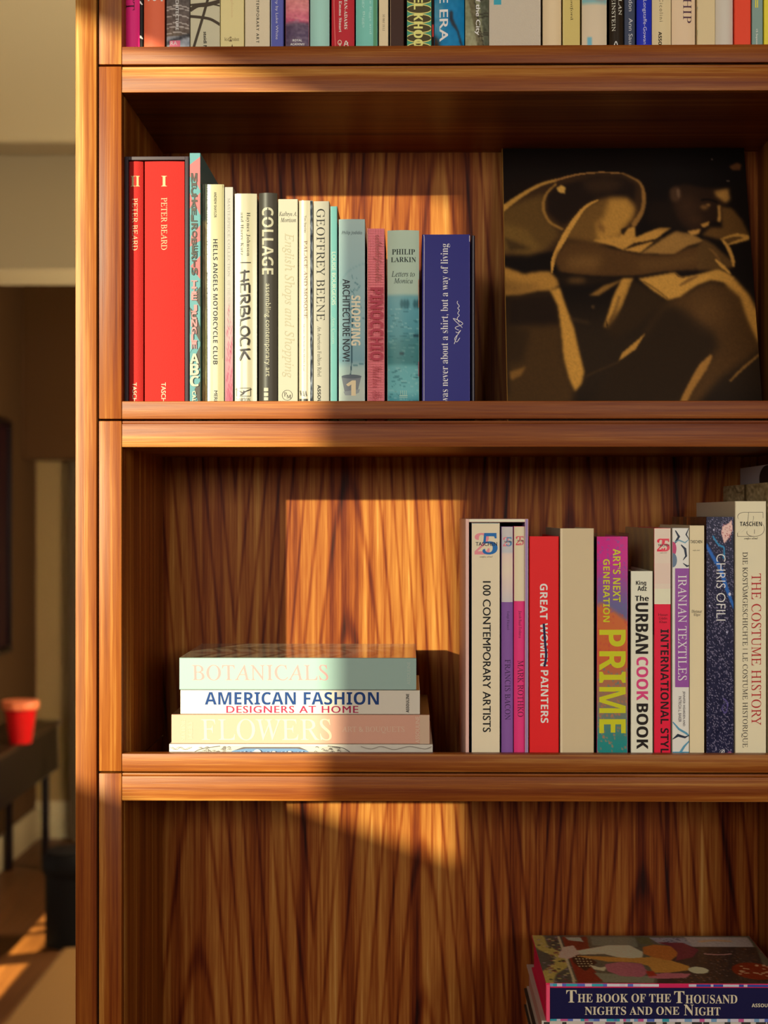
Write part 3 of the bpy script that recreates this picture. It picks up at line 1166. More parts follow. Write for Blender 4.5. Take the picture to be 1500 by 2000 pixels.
row1('plain khaki cream spine with a ragged green left edge', 1361.5, 1397, (202, 184, 144),
     [('p', [(1360, 8), (1362.6, 14), (1362, 24), (1360, 30)], (40, 96, 110)), ('p', [(1360, 50), (1362.6, 60), (1362, 74), (1360, 80)], (60, 120, 100))])
row1('shiny silver-white rounded spine beside the vermilion spine', 1398.5, 1432.5, (196, 190, 180), sag=0.005, rough=0.14, coat=0.9)
row1('plain vermilion spine between the silver-white and the grey-teal spine', 1434.5, 1466.5, (216, 66, 40))
row1('grey-teal spine with a yellow word and a white date', 1468.5, 1490, (120, 146, 140),
     [('r', (1475, -40, 1477, 15), (216, 200, 60)), ('r', (1478.5, -40, 1480.5, 15), (216, 200, 60)), ('t', '15 September', 'medium', (1475.5, 57, 1480, 100), 'd', (226, 222, 206))])
row1('plain yellow spine, last one in view on the topmost shelf', 1492, 1530, (222, 196, 60))

# ------------------------------------------------------------------ middle shelf, left: boxed pair and the descending row
DK = (58, 50, 46)
CLOTH = (214, 46, 42)
slipcase('slipcase', 'dark purple-grey slipcase holding two red cloth volumes', 1, 243.5, 368.5, 305.5, 0.0046, (84, 68, 80), (60, 10, 12), (112, 96, 104), 0.27, ys=0.02)
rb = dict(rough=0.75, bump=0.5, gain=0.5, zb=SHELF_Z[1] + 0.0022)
upright('cloth_bound_book', 'narrow red cloth volume numbered II inside the dark slipcase', 'book', 1, 251.5, 279, 315, CLOTH,
        [('t', 'II', 'serifb', (255, 343.5, 273, 364), 'h', (238, 214, 160)), ('t', 'PETER BEARD', 'serif', (258, 387, 269, 489), 'd', (240, 218, 176)),
         ('t', 'TASCHEN', 'medium', (258.5, 747, 267, 801), 'd', (244, 226, 196))], sag=0.003, ys=0.0235, depth=0.25, **rb)
upright('cloth_bound_book', 'wide red cloth volume numbered I inside the dark slipcase', 'book', 1, 282.5, 360, 315, CLOTH,
        [('t', 'I', 'serifb', (315, 343.5, 326, 364), 'h', (240, 218, 170)), ('t', 'PETER BEARD', 'serif', (315, 386, 326.5, 488), 'd', (240, 218, 176)),
         ('t', 'TASCHEN', 'medium', (315, 747, 324, 801), 'd', (244, 226, 196))], sag=0.0015, ys=0.022, depth=0.25, **rb)

TEAL, PNK, GRY = (118, 186, 196), (240, 132, 138), (96, 90, 84)
it = [('r', (370, 299, 392, 860), TEAL), ('p', [(370.5, 322), (391, 306), (391, 372), (381, 352), (370.5, 345)], PNK), ('p', [(391, 376), (391, 420), (378, 392)], PNK),
      ('p', [(370.5, 376), (378, 395), (370.5, 408)], PNK), ('p', [(391, 440), (374, 460), (370.5, 482), (391, 470)], PNK), ('p', [(391, 500), (372, 520), (391, 545)], PNK),
      ('p', [(391, 560), (377, 575), (391, 600)], GRY), ('p', [(370.5, 600), (382, 612), (391, 640), (391, 668), (376, 640)], GRY), ('p', [(391, 676), (379, 700), (391, 720)], GRY),
      ('p', [(391, 745), (380, 760), (391, 800)], GRY), ('p', [(370.5, 650), (384, 668), (370.5, 690)], (140, 206, 214))]
yy = 338
for k, (ch, hh) in enumerate(zip('MICHAEL', (16, 11, 14, 13, 12, 13, 12))):
    it.append(('t', ch, 'fat', (373 + (k % 2), yy, 385.5 - (k % 3), yy + hh + 1), 'd' if k % 2 else 'h', GRY))
    yy += hh + 0.5
yy = 436
for k, (ch, hh) in enumerate(zip('ROBERTS', (14, 14, 13, 13, 14, 14, 15))):
    it.append(('t', ch, 'fat', (374 + (k % 2), yy, 386 - (k % 3), yy + hh), 'h' if k % 2 else 'd', GRY))
    yy += hh + 0.8
yy = 548
for k, (ch, hh) in enumerate(zip('THE JUNGLE', (12, 13, 13, 8, 14, 14, 14, 14, 14, 14))):
    if ch != ' ':
        it.append(('t', ch, 'fat', (373.5 + (k % 2), yy, 385.5 - (k % 2), yy + hh), 'd' if k % 2 else 'h', (248, 168, 172)))
    yy += hh + 0.4
for ch, y0, y1 in (('A', 691, 710), ('B', 711, 733), ('C', 734, 755)):
    it.append(('t', ch, 'fat', (371.5, y0, 389, y1), 'h', (248, 236, 208)))
it.append(('t', 'CALLAWAY', 'fat', (376, 764, 383, 826), 'd', (244, 232, 206)))
upright('picture_book', 'tall teal and pink picture book with jumbled block letters, right of the dark slipcase', 'book', 1, 370.3, 391.5, 299, TEAL, it, depth=0.205, ys=0.022, gain=0.42)
grass = bands(10, 90, [(0, (112, 122, 96)), (0.16, (108, 118, 94)), (0.17, (182, 162, 112)), (0.5, (150, 132, 90)), (0.7, (176, 170, 96)), (0.85, (184, 170, 100)), (0.95, (206, 160, 90)), (1, (140, 130, 100))]).noise(13, 0.7).a
upright('paperback_book', 'thin olive green and tan spine between the jumbled-letter book and the yellow cream book', 'book', 1, 394.6, 403.8, 359.5, (118, 124, 96),
        [('i', (394.6, 359.5, 403.8, 800), grass)], depth=0.2, ys=0.033)
upright('hardback_book', 'yellow cream spine with one long line of heavy black capitals', 'book', 1, 405, 437.2, 360, (240, 230, 182),
        [('t', 'HELLS ANGELS MOTORCYCLE CLUB', 'bold', (416, 467, 425, 712), 'd', BLK), ('t', 'ANDREW SHAYLOR', 'medium', (418, 375, 423, 425), 'd', (84, 76, 56)),
         ('t', 'MERRELL', 'medium', (418, 763, 424.5, 803), 'd', BLK), ('l', [(435.5, 366), (434, 380), (434.5, 700)], 0.8, (222, 206, 150))], depth=0.22, sag=0.001, rough=0.28, coat=0.3)
rose = bands(12, 100, [(0, (236, 230, 224)), (0.45, (236, 228, 222)), (0.7, (236, 196, 204)), (1, (234, 130, 158))])
for k in range(40):
    y = 52 + 48 * RNG.rand() ** 0.7
    x = 5 + 7 * RNG.rand()
    rose.line([(x, y), (x - 3, y + 5)], 0.6, (216, 70, 112), 0.4, 0.6)
upright('hardback_book', 'slim white spine that fades to raspberry pink at its foot', 'book', 1, 439, 455.2, 365.5, (236, 230, 224),
        [('i', (439, 366, 455.2, 800), rose.a), ('t', 'MASTERPIECE COLLECTION', 'serif', (444.5, 387, 449.5, 540), 'd', (176, 166, 160)), ('t', 'OF THE NEW CENTURY', 'serif', (444.5, 548, 449.5, 640), 'd', (206, 196, 190))], depth=0.2)
hb = [('t', 'Haynes Johnson', 'light', (480, 415, 488.5, 500), 'd', (48, 42, 36), 1.12), ('t', 'and Harry Katz', 'light', (467.5, 415, 475.5, 498), 'd', (48, 42, 36), 1.12),
      ('r', (464, 512, 490, 514), (70, 60, 48)), ('r', (461.5, 757.5, 490, 758.7), (90, 80, 66)), ('r', (461.5, 773, 490, 774.2), (90, 80, 66)), ('r', (461.5, 757.5, 462.7, 774), (90, 80, 66)),
      ('r', (488.8, 757.5, 490, 774), (90, 80, 66)), ('l', [(460, 760), (468, 764), (474, 767), (481, 764), (491, 760)], 2.0, (60, 50, 42)), ('l', [(476, 763), (476, 768), (469, 772)], 2.4, (60, 50, 42)),
      ('t', 'NORTON', 'serif', (461, 777, 489, 785), 'h', (110, 98, 80))]
# hand-brushed capitals, one stroke at a time, reading downwards
BR = (60, 52, 40)
for pts in ([(467, 533), (487, 530)], [(466, 550), (486, 546)], [(478, 527), (476, 552)],
            [(468, 556), (487, 554)], [(468, 572), (468, 556)], [(478, 568), (478, 556)], [(487, 572), (487, 556)],
            [(468, 578), (488, 576)], [(487, 578), (486, 588), (479, 590), (478, 580)], [(478, 582), (467, 594)],
            [(468, 600), (487, 598)], [(487, 600), (485, 612), (478, 610), (477, 602)], [(477, 610), (474, 618), (468, 614), (468, 602)],
            [(488, 620), (468, 626)], [(468, 626), (467, 637)],
            [(484, 640), (486, 650), (478, 656), (469, 652), (469, 643), (477, 638), (484, 640)],
            [(484, 674), (486, 664), (478, 660), (468, 664), (469, 676)],
            [(468, 684), (488, 682)], [(487, 702), (477, 686)], [(477, 686), (467, 704)]):
    hb.append(('l', pts, 3.4, BR))
upright('hardback_book', 'cream spine with hand-brushed dark capitals and a boxed flying bird mark', 'book', 1, 458.3, 501.5, 378, (236, 226, 196), hb, depth=0.22, sag=0.002, rough=0.22, coat=0.4, page=(206, 90, 90))
wt = (232, 224, 198)
cl = [('t', 'COLLAGE', 'bold', (511.5, 405, 534, 536), 'd', wt)]
for y in (424, 443):
    pass
cl += [('r', (522, 406, 524, 441), DK), ('r', (522, 500, 524, 519), DK), ('t', 'assembling contemporary art', 'sans', (516, 554, 529, 735), 'd', wt, 1.05)]
cl += [('r', (515.5, 757.5, 524, 764), wt), ('r', (515.5, 767, 524, 773.5), wt), ('r', (515.5, 776, 524, 782), wt)]
upright('hardback_book', 'charcoal rounded spine with large stencilled cream capitals', 'book', 1, 505, 541, 376.5, (82, 76, 70), cl, depth=0.22, sag=0.0045, rough=0.4)
upright('hardback_book', 'ivory spine with a faint italic title, right of the charcoal spine', 'book', 1, 543.2, 582, 389, (242, 234, 212),
        [('t', 'Kathryn A.', 'italic', (545, 413, 580, 424.5), 'h', (54, 48, 42)), ('t', 'Morrison', 'italic', (548, 425.5, 578, 434), 'h', (54, 48, 42)),
         ('t', 'English Shops and Shopping', 'italic', (551, 455, 575, 738), 'd', (222, 210, 178)), ('o', 561, 772, 10.3, 10.3, 0.8, (80, 72, 62)),
         ('t', 'P', 'serif', (554.5, 766, 560, 774), 'h', (80, 72, 62)), ('t', 'M', 'serif', (559.5, 771, 568.5, 778), 'h', (80, 72, 62))], depth=0.23, rough=0.4)
upright('hardback_book', 'narrow cream spine with a blue speckled strip down its far edge', 'book', 1, 584, 611, 391.5, (238, 226, 198),
        [('i', (605.8, 392, 611, 800), Canvas(6, 120, (104, 112, 130)).noise(46, 0.8).a), ('t', 'Tim Stanley', 'sans', (593, 421, 598, 455), 'd', (110, 96, 78)), ('t', 'PALACE AND MOSQUE', 'serif', (592, 470, 600, 622), 'd', (156, 116, 96)),
         ('t', 'Islamic Art from the Middle East', 'serif', (590, 633, 595.5, 725), 'd', (120, 106, 86)), ('t', 'V&A', 'serifb', (585, 763, 600, 774), 'h', (48, 42, 36)), ('r', (584.5, 779, 601, 786), (60, 54, 46))], depth=0.23, sag=0.002, rough=0.24, coat=0.4)
upright('hardback_book', 'off-white spine with large black serif capitals, left of the thin teal spine', 'book', 1, 612.5, 643.2, 393, (232, 224, 208),
        [('t', 'GEOFFREY BEENE', 'serif', (618, 408, 634.5, 627), 'd', (34, 28, 26)), ('t', 'An American Fashion Rebel', 'serif', (620, 637, 628, 736), 'd', (74, 66, 58)), ('t', 'ASSOULINE', 'fat', (620, 752, 626.5, 812), 'd', BLK)], depth=0.24)
upright('paperback_book', 'thin teal spine with pale lettering between off-white and pale blue books', 'book', 1, 645.2, 658.8, 403, (120, 186, 184),
        [('r', (645, 403, 646.4, 860), (196, 222, 214)), ('t', 'LOUISE BOURGEOIS', 'medium', (648.3, 492, 656, 596), 'd', (206, 222, 204)), ('t', 'Ann Coxon', 'serif', (648.3, 618, 655, 672), 'd', (176, 208, 196))], depth=0.21, ys=0.032, side=(80, 52, 34), gain=0.8)  # pale left-edge strip is a highlight painted onto the spine
sky = bands(40, 130, [(0, (168, 194, 194)), (0.3, (150, 184, 190)), (0.6, (142, 180, 188)), (0.74, (120, 164, 178)), (0.78, (168, 196, 194)), (0.9, (190, 204, 194)), (1, (184, 200, 192))])
for k in range(46):
    a, r = RNG.uniform(0, 6.28), RNG.uniform(2, 17)
    cx, cy = 21 + r * math.cos(a), 58 + r * 1.2 * math.sin(a)
    sky.line([(cx, cy), (cx + RNG.uniform(-4, 4), cy + RNG.uniform(-3, 3))], 0.8, (52, 104, 118), 0.4, 0.65)
sky.line([(0, 46), (14, 36), (39, 30)], 0.8, (120, 164, 172), 0.6, 0.7)
sky.line([(23, 60), (20, 78), (20, 96), (17, 110)], 1.6, (34, 76, 92), 0.4)
sky.line([(21, 100), (30, 99), (39, 98)], 0.8, (80, 130, 140), 0.4)
upright('hardback_book', 'pale blue spine picturing a small tree in a grey pot', 'book', 1, 661.6, 712.5, 428, (158, 188, 192),
        [('i', (661.6, 428, 712.5, 800), sky.a), ('p', [(667, 736), (706, 734), (699, 762), (673, 765)], (128, 136, 144)), ('e', 686.5, 735.5, 19.5, 4, (92, 104, 116)),
         ('p', [(671, 765), (703, 760), (701, 767), (690, 772), (674, 772)], (150, 160, 166)),
         ('t', 'Philip Jodidio', 'sansit', (667.5, 451, 707, 459.5), 'h', (48, 56, 62)), ('t', 'ARCHITECTURE NOW!', 'medium', (669, 545, 683.5, 706), 'd', (28, 36, 44)),
         ('t', 'SHOPPING', 'fat', (686, 577, 704, 675), 'd', (230, 222, 196)), ('t', '1', 'fat', (676, 743, 695, 773), 'h', (232, 216, 178))], depth=0.22, sag=0.0015, gain=1.05)
gridp = [('r', (717, 446 + 5 * k, 751, 446.6 + 5 * k), (216, 112, 126)) for k in range(70)] + [('r', (717 + 5 * k, 446, 717.5 + 5 * k, 860), (220, 116, 130)) for k in range(1, 7)]
PD = (178, 70, 88)
upright('hardback_book', 'pink gridded spine with rough dark-rose capitals', 'book', 1, 717.3, 751, 446.5, (232, 132, 142),
        gridp + [('t', 'collodi/fanelli.', 'script', (729, 460, 748, 553), 'd', (170, 96, 96)), ('t', 'PINOCCHIO', 'fat', (723, 563, 749, 705), 'd', PD), ('t', 'Walker Books', 'script', (728, 714, 746, 800), 'd', (190, 92, 104)),
                 ('r', (717, 446, 718.6, 860), (240, 176, 160))], depth=0.2, rough=0.6, gain=1.1)
sea = bands(44, 140, [(0, (184, 206, 188)), (0.35, (176, 200, 184)), (0.37, (104, 164, 176)), (0.44, (90, 158, 174)), (0.6, (76, 146, 160)), (0.74, (70, 140, 148)), (0.76, (104, 176, 184)), (0.9, (112, 186, 194)), (0.95, (72, 150, 166)), (1, (100, 176, 188))])
for k in range(150):
    y = 60 + 78 * RNG.rand()
    x = 44 * RNG.rand()
    sea.line([(x, y), (x + RNG.uniform(1, 8), y + RNG.uniform(-0.6, 0.6))], 0.8, (36, 96, 108) if RNG.rand() < 0.45 else (156, 206, 206), 0.4, 0.5)
for cx in (20, 24, 28, 38, 42):
    sea.ell(cx, 57.5, 2.6, 3.4, (40, 92, 104), 0.8, 0.85)
sea.poly([(0, 88), (44, 80), (44, 104), (0, 103)], (52, 110, 112), 2.0, 0.45)
sea.ell(20, 96, 3, 1.4, (40, 66, 76), 0.6)
sea.ell(40, 82, 4, 1.2, (24, 66, 84), 0.6)
sea.ell(12, 70, 10, 40, (190, 216, 210), 6, 0.25)
upright('hardback_book', 'pale green spine over a turquoise sea photograph, left of the dark blue box', 'book', 1, 756.5, 818.5, 449.5, (180, 204, 188),
        [('i', (756.5, 449.5, 818.5, 800), sea.a), ('t', 'PHILIP', 'serifb', (765.5, 486.5, 810.5, 497), 'h', (32, 46, 44)), ('t', 'LARKIN', 'serifb', (763.5, 502, 812.5, 512), 'h', (32, 46, 44)),
         ('t', 'Letters to', 'italic', (764.5, 529.5, 810, 540.5), 'h', (32, 46, 44)), ('t', 'Monica', 'italic', (769, 543.5, 806, 553.5), 'h', (32, 46, 44)),
         ('t', 'IIII', 'serif', (781, 763, 795, 771), 'h', (170, 210, 196)), ('r', (780, 772, 796, 774), (170, 210, 196)), ('r', (780, 776, 796, 777), (170, 210, 196)),
         ('r', (817.2, 545, 819, 600), (206, 104, 64)), ('r', (817.2, 706, 819, 735), (200, 40, 90))], depth=0.17, sag=0.004, gain=1.05)
NV = (30, 28, 128)
EDGE = (196, 192, 214)
bx = [('l', [(826.8, 459), (828.6, 470), (828.2, 560), (828, 800)], 1.3, EDGE), ('l', [(824.6, 500), (824.8, 640), (825, 800)], 0.8, (110, 90, 150)), ('l', [(917, 460), (917.2, 472)], 1.4, EDGE), ('l', [(917, 472), (917, 800)], 0.6, (110, 100, 180)),
      ('t', 'It was never about a shirt, but a way of living', 'light', (860.5, 476, 879, 803), 'u', (236, 234, 240))]
for pts in ([(887, 672), (893, 655), (888, 662), (892, 668), (898, 660)], [(893, 655), (900, 645), (894, 650), (890, 648)], [(896, 645), (889, 640), (904, 632), (885, 622), (903, 640)],
            [(897, 630), (893, 622), (897, 616), (894, 612), (897, 606), (894, 602), (897, 598), (893, 592), (894, 588)]):
    bx.append(('l', pts, 1.2, (232, 230, 238)))
upright('boxed_book', 'thick glossy dark blue box with a sentence running upwards in white', 'book', 1, 824.4, 918.2, 458, NV, bx, depth=0.27, rough=0.3, coat=0.0, gain=1.0, board=0.004)
upright('hardback_book', 'thin dark navy board with a worn white edge, right of the dark blue box', 'book', 1, 920.6, 927.6, 460, (34, 24, 60),
        [('l', [(924.5, 460), (924.3, 520), (924.2, 620), (924.5, 800)], 1.2, (190, 184, 196))], depth=0.25, rough=0.3)

# ------------------------------------------------------------------ middle shelf, right: leaning picture
GOLD, MID, DIM, INK = (176, 126, 56), (98, 66, 28), (50, 32, 16), (18, 11, 8)


def figure_print(w, h, conv):
    """A seated man in a vest bent over his knees, printed in gold on black. Points come in the zoomed frame of the picture."""
    c = Canvas(w, h, INK)

    def q(pts):
        return [conv(*p) for p in pts]
    k = w / 1340.0

    def poly(pts, col, s=6, a=1.0):
        c.poly(q(pts), col, s * k, a)

    def line(pts, wd, col, s=3, a=1.0):
        c.line(q(pts), [x * k for x in wd] if hasattr(wd, '__len__') else wd * k, col, s * k, a)

    def ell(x, y, rx, ry, col, s=6, a=1.0):
        X, Y = conv(x, y)
        c.ell(X, Y, rx * k, ry * k, col, s * k, a)
    poly([(0, 900), (1500, 900), (1500, 1400), (0, 1400)], (40, 28, 17), 80)
    poly([(100, 230), (400, 200), (400, 420), (100, 420)], (24, 14, 9), 30)
    # back and vest
    poly([(100, 372), (200, 300), (330, 228), (450, 198), (600, 183), (740, 187), (830, 225), (862, 300), (850, 360), (800, 470), (700, 560), (560, 590), (400, 590), (100, 620)], (52, 33, 18), 8)
    poly([(110, 372), (230, 320), (330, 290), (325, 390), (400, 480), (420, 500), (360, 570), (250, 600), (180, 590), (110, 560)], (88, 62, 28), 16)
    poly([(110, 440), (240, 480), (300, 560), (360, 570), (250, 612), (110, 600)], (112, 82, 36), 14, 0.7)
    poly([(120, 520), (220, 560), (270, 580), (150, 590)], (52, 36, 18), 10, 0.8)
    poly([(450, 240), (600, 198), (740, 204), (812, 250), (800, 330), (700, 310), (620, 322), (540, 360), (470, 440), (420, 450), (350, 390), (345, 300), (390, 250)], (30, 19, 13), 10)
    poly([(520, 230), (640, 205), (760, 230), (690, 280), (580, 290)], (58, 38, 22), 18, 0.7)
    line([(112, 372), (200, 308), (300, 250), (390, 222)], [30, 22, 16, 12], (168, 122, 54), 4)
    line([(390, 222), (500, 193), (620, 181), (740, 186)], [12, 9, 8, 7], (142, 98, 50), 3)
    line([(740, 186), (826, 232), (850, 300), (842, 380), (800, 450)], [8, 14, 22, 24, 30], (132, 92, 44), 4)
    line([(392, 242), (338, 300), (326, 372), (360, 440), (424, 476)], [10, 15, 17, 15, 14], (138, 98, 44), 4)
    poly([(395, 262), (420, 246), (442, 258), (438, 292), (404, 284)], (186, 140, 66), 4)
    # shoulder and upper arm
    poly([(610, 325), (690, 308), (764, 314), (806, 366), (796, 420), (750, 470), (730, 520), (640, 545), (560, 560), (440, 560), (420, 520), (470, 440), (540, 365)], (104, 72, 32), 12)
    poly([(670, 318), (764, 318), (804, 368), (786, 420), (736, 480), (722, 520), (610, 545), (600, 440), (640, 420)], (168, 120, 52), 14)
    poly([(612, 430), (650, 470), (640, 500), (608, 470)], (120, 82, 38), 8)
    poly([(450, 520), (580, 545), (560, 580), (430, 600), (420, 540)], (64, 42, 20), 12)
    line([(610, 326), (545, 362), (490, 430), (440, 510), (398, 590), (376, 650), (370, 702)], [8, 16, 26, 30, 26, 22, 6], (186, 134, 60), 3)
    # folds of cloth on the chest
    poly([(802, 462), (806, 520), (870, 492), (940, 466), (1000, 466), (950, 500), (900, 545), (830, 602), (740, 588), (690, 566), (580, 535), (720, 515), (760, 475)], (176, 126, 56), 5)
    poly([(730, 478), (770, 462), (745, 510), (735, 500)], (40, 26, 14), 5)
    poly([(800, 548), (860, 540), (960, 515), (1010, 480), (960, 535), (880, 545), (820, 562), (740, 586)], (46, 30, 15), 4)
    poly([(930, 540), (1020, 484), (1100, 502), (1172, 540), (1080, 566), (1010, 612), (830, 604), (880, 570)], (142, 102, 50), 6)
    # forearm and far hand
    poly([(385, 650), (400, 600), (450, 548), (590, 552), (700, 580), (830, 606), (1000, 612), (1080, 572), (1180, 556), (1240, 620), (1215, 672), (1110, 690), (960, 702), (830, 722), (640, 726), (480, 716), (410, 700)], (78, 51, 24), 8)
    poly([(430, 640), (520, 610), (640, 620), (600, 690), (480, 690)], (112, 78, 38), 22, 0.8)
    poly([(820, 640), (1000, 632), (1150, 600), (1150, 640), (980, 675), (830, 690)], (96, 66, 32), 16, 0.7)
    line([(400, 706), (520, 722), (660, 732), (830, 724), (960, 706), (1080, 700)], 10, (24, 15, 9), 5)
    # head
    poly([(985, 260), (1060, 238), (1180, 262), (1290, 262), (1288, 345), (1236, 372), (1244, 430), (1195, 442), (1160, 482), (1090, 492), (1030, 450), (995, 390)], (40, 24, 14), 12)
    poly([(880, 330), (990, 330), (1040, 450), (1080, 500), (1000, 470), (930, 462), (860, 440)], (26, 16, 10), 16)
    ell(1085, 360, 55, 60, (58, 36, 21), 26, 0.8)
    ell(1120, 430, 40, 26, (64, 40, 22), 16, 0.7)
    poly([(1215, 280), (1290, 262), (1300, 320), (1276, 342), (1250, 322), (1228, 306)], (160, 114, 54), 9)
    line([(1150, 325), (1190, 322), (1230, 336)], 11, (20, 12, 8), 3)
    ell(1165, 362, 22, 11, (120, 82, 42), 8)
    ell(1186, 350, 14, 6, (130, 90, 46), 5)
    poly([(1234, 350), (1252, 352), (1256, 425), (1246, 440), (1232, 436), (1238, 400)], (170, 122, 58), 5)
    poly([(1146, 452), (1192, 436), (1188, 458), (1160, 470)], (166, 118, 54), 4)
    poly([(1076, 488), (1150, 474), (1136, 502), (1100, 510)], (176, 126, 60), 5)
    ell(1014, 292, 30, 46, (66, 44, 28), 8)
    ell(1030, 290, 10, 24, (96, 70, 50), 5)
    poly([(900, 90), (1100, 70), (1340, 90), (1360, 230), (1290, 258), (1180, 256), (1060, 234), (985, 262), (930, 330), (900, 250)], (17, 11, 9), 10)
    poly([(1295, 150), (1335, 128), (1360, 140), (1352, 170), (1310, 168)], (92, 56, 30), 5)
    ell(1205, 112, 6, 5, (84, 70, 64), 2)
    ell(1290, 226, 9, 6, (70, 56, 48), 2)
    # far arm and elbow
    poly([(1150, 508), (1200, 466), (1258, 470), (1252, 358), (1310, 368), (1362, 430), (1398, 505), (1394, 532), (1300, 556), (1250, 532)], (92, 62, 28), 8)
    line([(1250, 530), (1330, 508), (1392, 520), (1340, 540), (1290, 556)], [6, 16, 20, 14, 6], (184, 134, 60), 4)
    # near hand on the knee
    poly([(1130, 560), (1170, 530), (1220, 560), (1262, 600), (1310, 640), (1322, 672), (1270, 690), (1200, 690), (1130, 690)], (84, 58, 28), 8)
    line([(1262, 536), (1290, 575), (1312, 630), (1318, 668)], [14, 22, 20, 12], (182, 132, 60), 4)
    line([(1228, 640), (1262, 672), (1300, 708)], [14, 20, 10], (186, 136, 62), 4)
    line([(1195, 580), (1225, 610), (1245, 640)], [10, 14, 10], (112, 78, 38), 4)
    # shorts and legs, left
    poly([(115, 670), (230, 712), (275, 700), (360, 698), (402, 742), (408, 772), (370, 800), (300, 800), (200, 826), (115, 822)], (164, 116, 50), 8)
    poly([(115, 740), (240, 760), (330, 770), (200, 815), (115, 810)], (118, 82, 38), 16, 0.7)
    poly([(140, 838), (392, 808), (416, 980), (430, 1140), (490, 1315), (470, 1400), (140, 1400)], (66, 44, 20), 16)
    poly([(140, 838), (392, 808), (416, 975), (140, 985)], (32, 20, 12), 14)
    poly([(140, 985), (260, 1000), (220, 1170), (140, 1180)], (44, 29, 14), 16, 0.8)
    poly([(360, 795), (412, 780), (445, 880), (486, 990), (512, 1110), (540, 1220), (526, 1285), (490, 1322), (462, 1260), (432, 1150), (418, 1000), (402, 880)], (184, 132, 56), 7)
    poly([(150, 1222), (236, 1194), (210, 1240), (158, 1268)], (120, 82, 36), 6)
    # hanging cloth
    poly([(400, 720), (640, 730), (740, 735), (560, 770), (430, 770)], (34, 22, 12), 12)
    ell(500, 745, 50, 16, (90, 62, 30), 10, 0.8)
    poly([(566, 822), (640, 772), (742, 738), (700, 768), (610, 826)], (128, 90, 40), 6)
    poly([(735, 735), (796, 733), (772, 800), (732, 900), (704, 970), (690, 1000), (640, 988), (668, 900), (690, 828)], (176, 126, 54), 6)
    line([(722, 830), (700, 900), (676, 950)], 14, (112, 78, 36), 5, 0.8)
    line([(655, 960), (662, 998)], 6, (60, 40, 18), 3)
    # right leg and shorts
    poly([(796, 740), (900, 800), (975, 850), (940, 884), (800, 1000), (700, 1040), (640, 1000), (740, 880)], (46, 31, 16), 14)
    poly([(940, 884), (985, 848), (1120, 776), (1200, 742), (1330, 776), (1432, 880), (1456, 1000), (1458, 1100), (1380, 1165), (1250, 1250), (1120, 1400), (960, 1400), (880, 1200), (860, 1010)], (74, 49, 23), 16)
    poly([(990, 870), (1100, 920), (1200, 1000), (1244, 1080), (1150, 1220), (1040, 1400), (560, 1400), (700, 1200), (860, 1010), (930, 900)], (40, 27, 15), 20)
    ell(1190, 900, 90, 70, (92, 62, 30), 40, 0.8)
    poly([(822, 735), (1010, 702), (1046, 728), (1120, 716), (1240, 684), (1322, 728), (1300, 762), (1200, 742), (1120, 772), (1040, 830), (975, 847), (900, 800)], (182, 132, 58), 6)
    line([(1040, 770), (1080, 745), (1130, 722)], [10, 18, 6], (120, 84, 40), 4)
    line([(1012, 702), (1030, 722), (1060, 728)], 6, (90, 62, 30), 3)
    line([(850, 750), (920, 795), (975, 840)], 6, (70, 46, 20), 4, 0.8)
    poly([(1250, 690), (1330, 740), (1400, 820), (1436, 900), (1452, 1000), (1454, 1085), (1414, 1000), (1384, 930), (1352, 830), (1280, 770)], (184, 132, 58), 9)
    line([(1046, 1400), (1095, 1300), (1150, 1210), (1200, 1140)], [34, 36, 44, 10], (150, 104, 48), 5)
    line([(1300, 1268), (1370, 1200), (1456, 1128)], [10, 14, 8], (130, 92, 44), 4)
    poly([(718, 1166), (738, 1122), (862, 1016), (806, 1104)], (170, 122, 54), 4)
    line([(540, 1250), (600, 1220), (720, 1170)], 7, (70, 48, 24), 5, 0.7)
    ell(585, 882, 10, 8, (90, 66, 40), 4, 0.7)
    line([(470, 945), (560, 965)], 12, (70, 50, 28), 8, 0.7)
    n = RNG.randn(h, w)
    c.a = np.clip(c.a * (1 + 0.045 * blur(n, 0.7)[..., None]), 0, 255)
    return c.a


PZ1, PY1 = H + 717 * (L + 0.335) / F, 0.335
PZ0 = SHELF_Z[1]
PY0 = 0.335 - (PZ1 - PZ0) * 0.333
px_l, px_r = 0.1395, 0.4925
up = Vector((0, PY1 - PY0, PZ1 - PZ0)).normalized()
hh = (Vector((0, PY1, PZ1)) - Vector((0, PY0, PZ0))).length
pic = thing('canvas_print', 'large gold and black print of a seated man bent over, leaning on the back panel', 'picture', ((px_l + px_r) / 2, PY0, PZ0))
S = Surf((0, PY0, PZ0), (1, 0, 0), up, px_l, px_r, 0, hh)
back = -S.N
mb = MB()
edge_m, gold_m = paint((26, 16, 10), rough=0.6), paint((150, 104, 46), rough=0.4)
th = 0.012


def slab(u0, u1, v0, v1, d0, d1, m):
    P = [S.O + S.U * u + S.V * v + back * d for d in (d0, d1) for v in (v0, v1) for u in (u0, u1)]
    for fq in ((0, 1, 3, 2), (4, 6, 7, 5), (0, 4, 5, 1), (2, 3, 7, 6), (0, 2, 6, 4), (1, 5, 7, 3)):
        mb.face([P[i] for i in fq], m)


slab(px_l, px_r, 0, hh, 0.0006, th, edge_m)
slab(px_l - 0.0011, px_l - 0.0001, 0, hh, 0.0, th, gold_m)
slab(px_l, px_r, hh + 0.0001, hh + 0.0011, 0.0, th, gold_m)
mb.build('board', pic)
mb = MB()
CW, CH = 300, 340


def to_canvas(zx, zy):
    u, v = S.uv(940 + zx / 2.6786, 270 + zy / 2.6792)
    return (u - px_l) / (px_r - px_l) * CW, (1 - v / hh) * CH


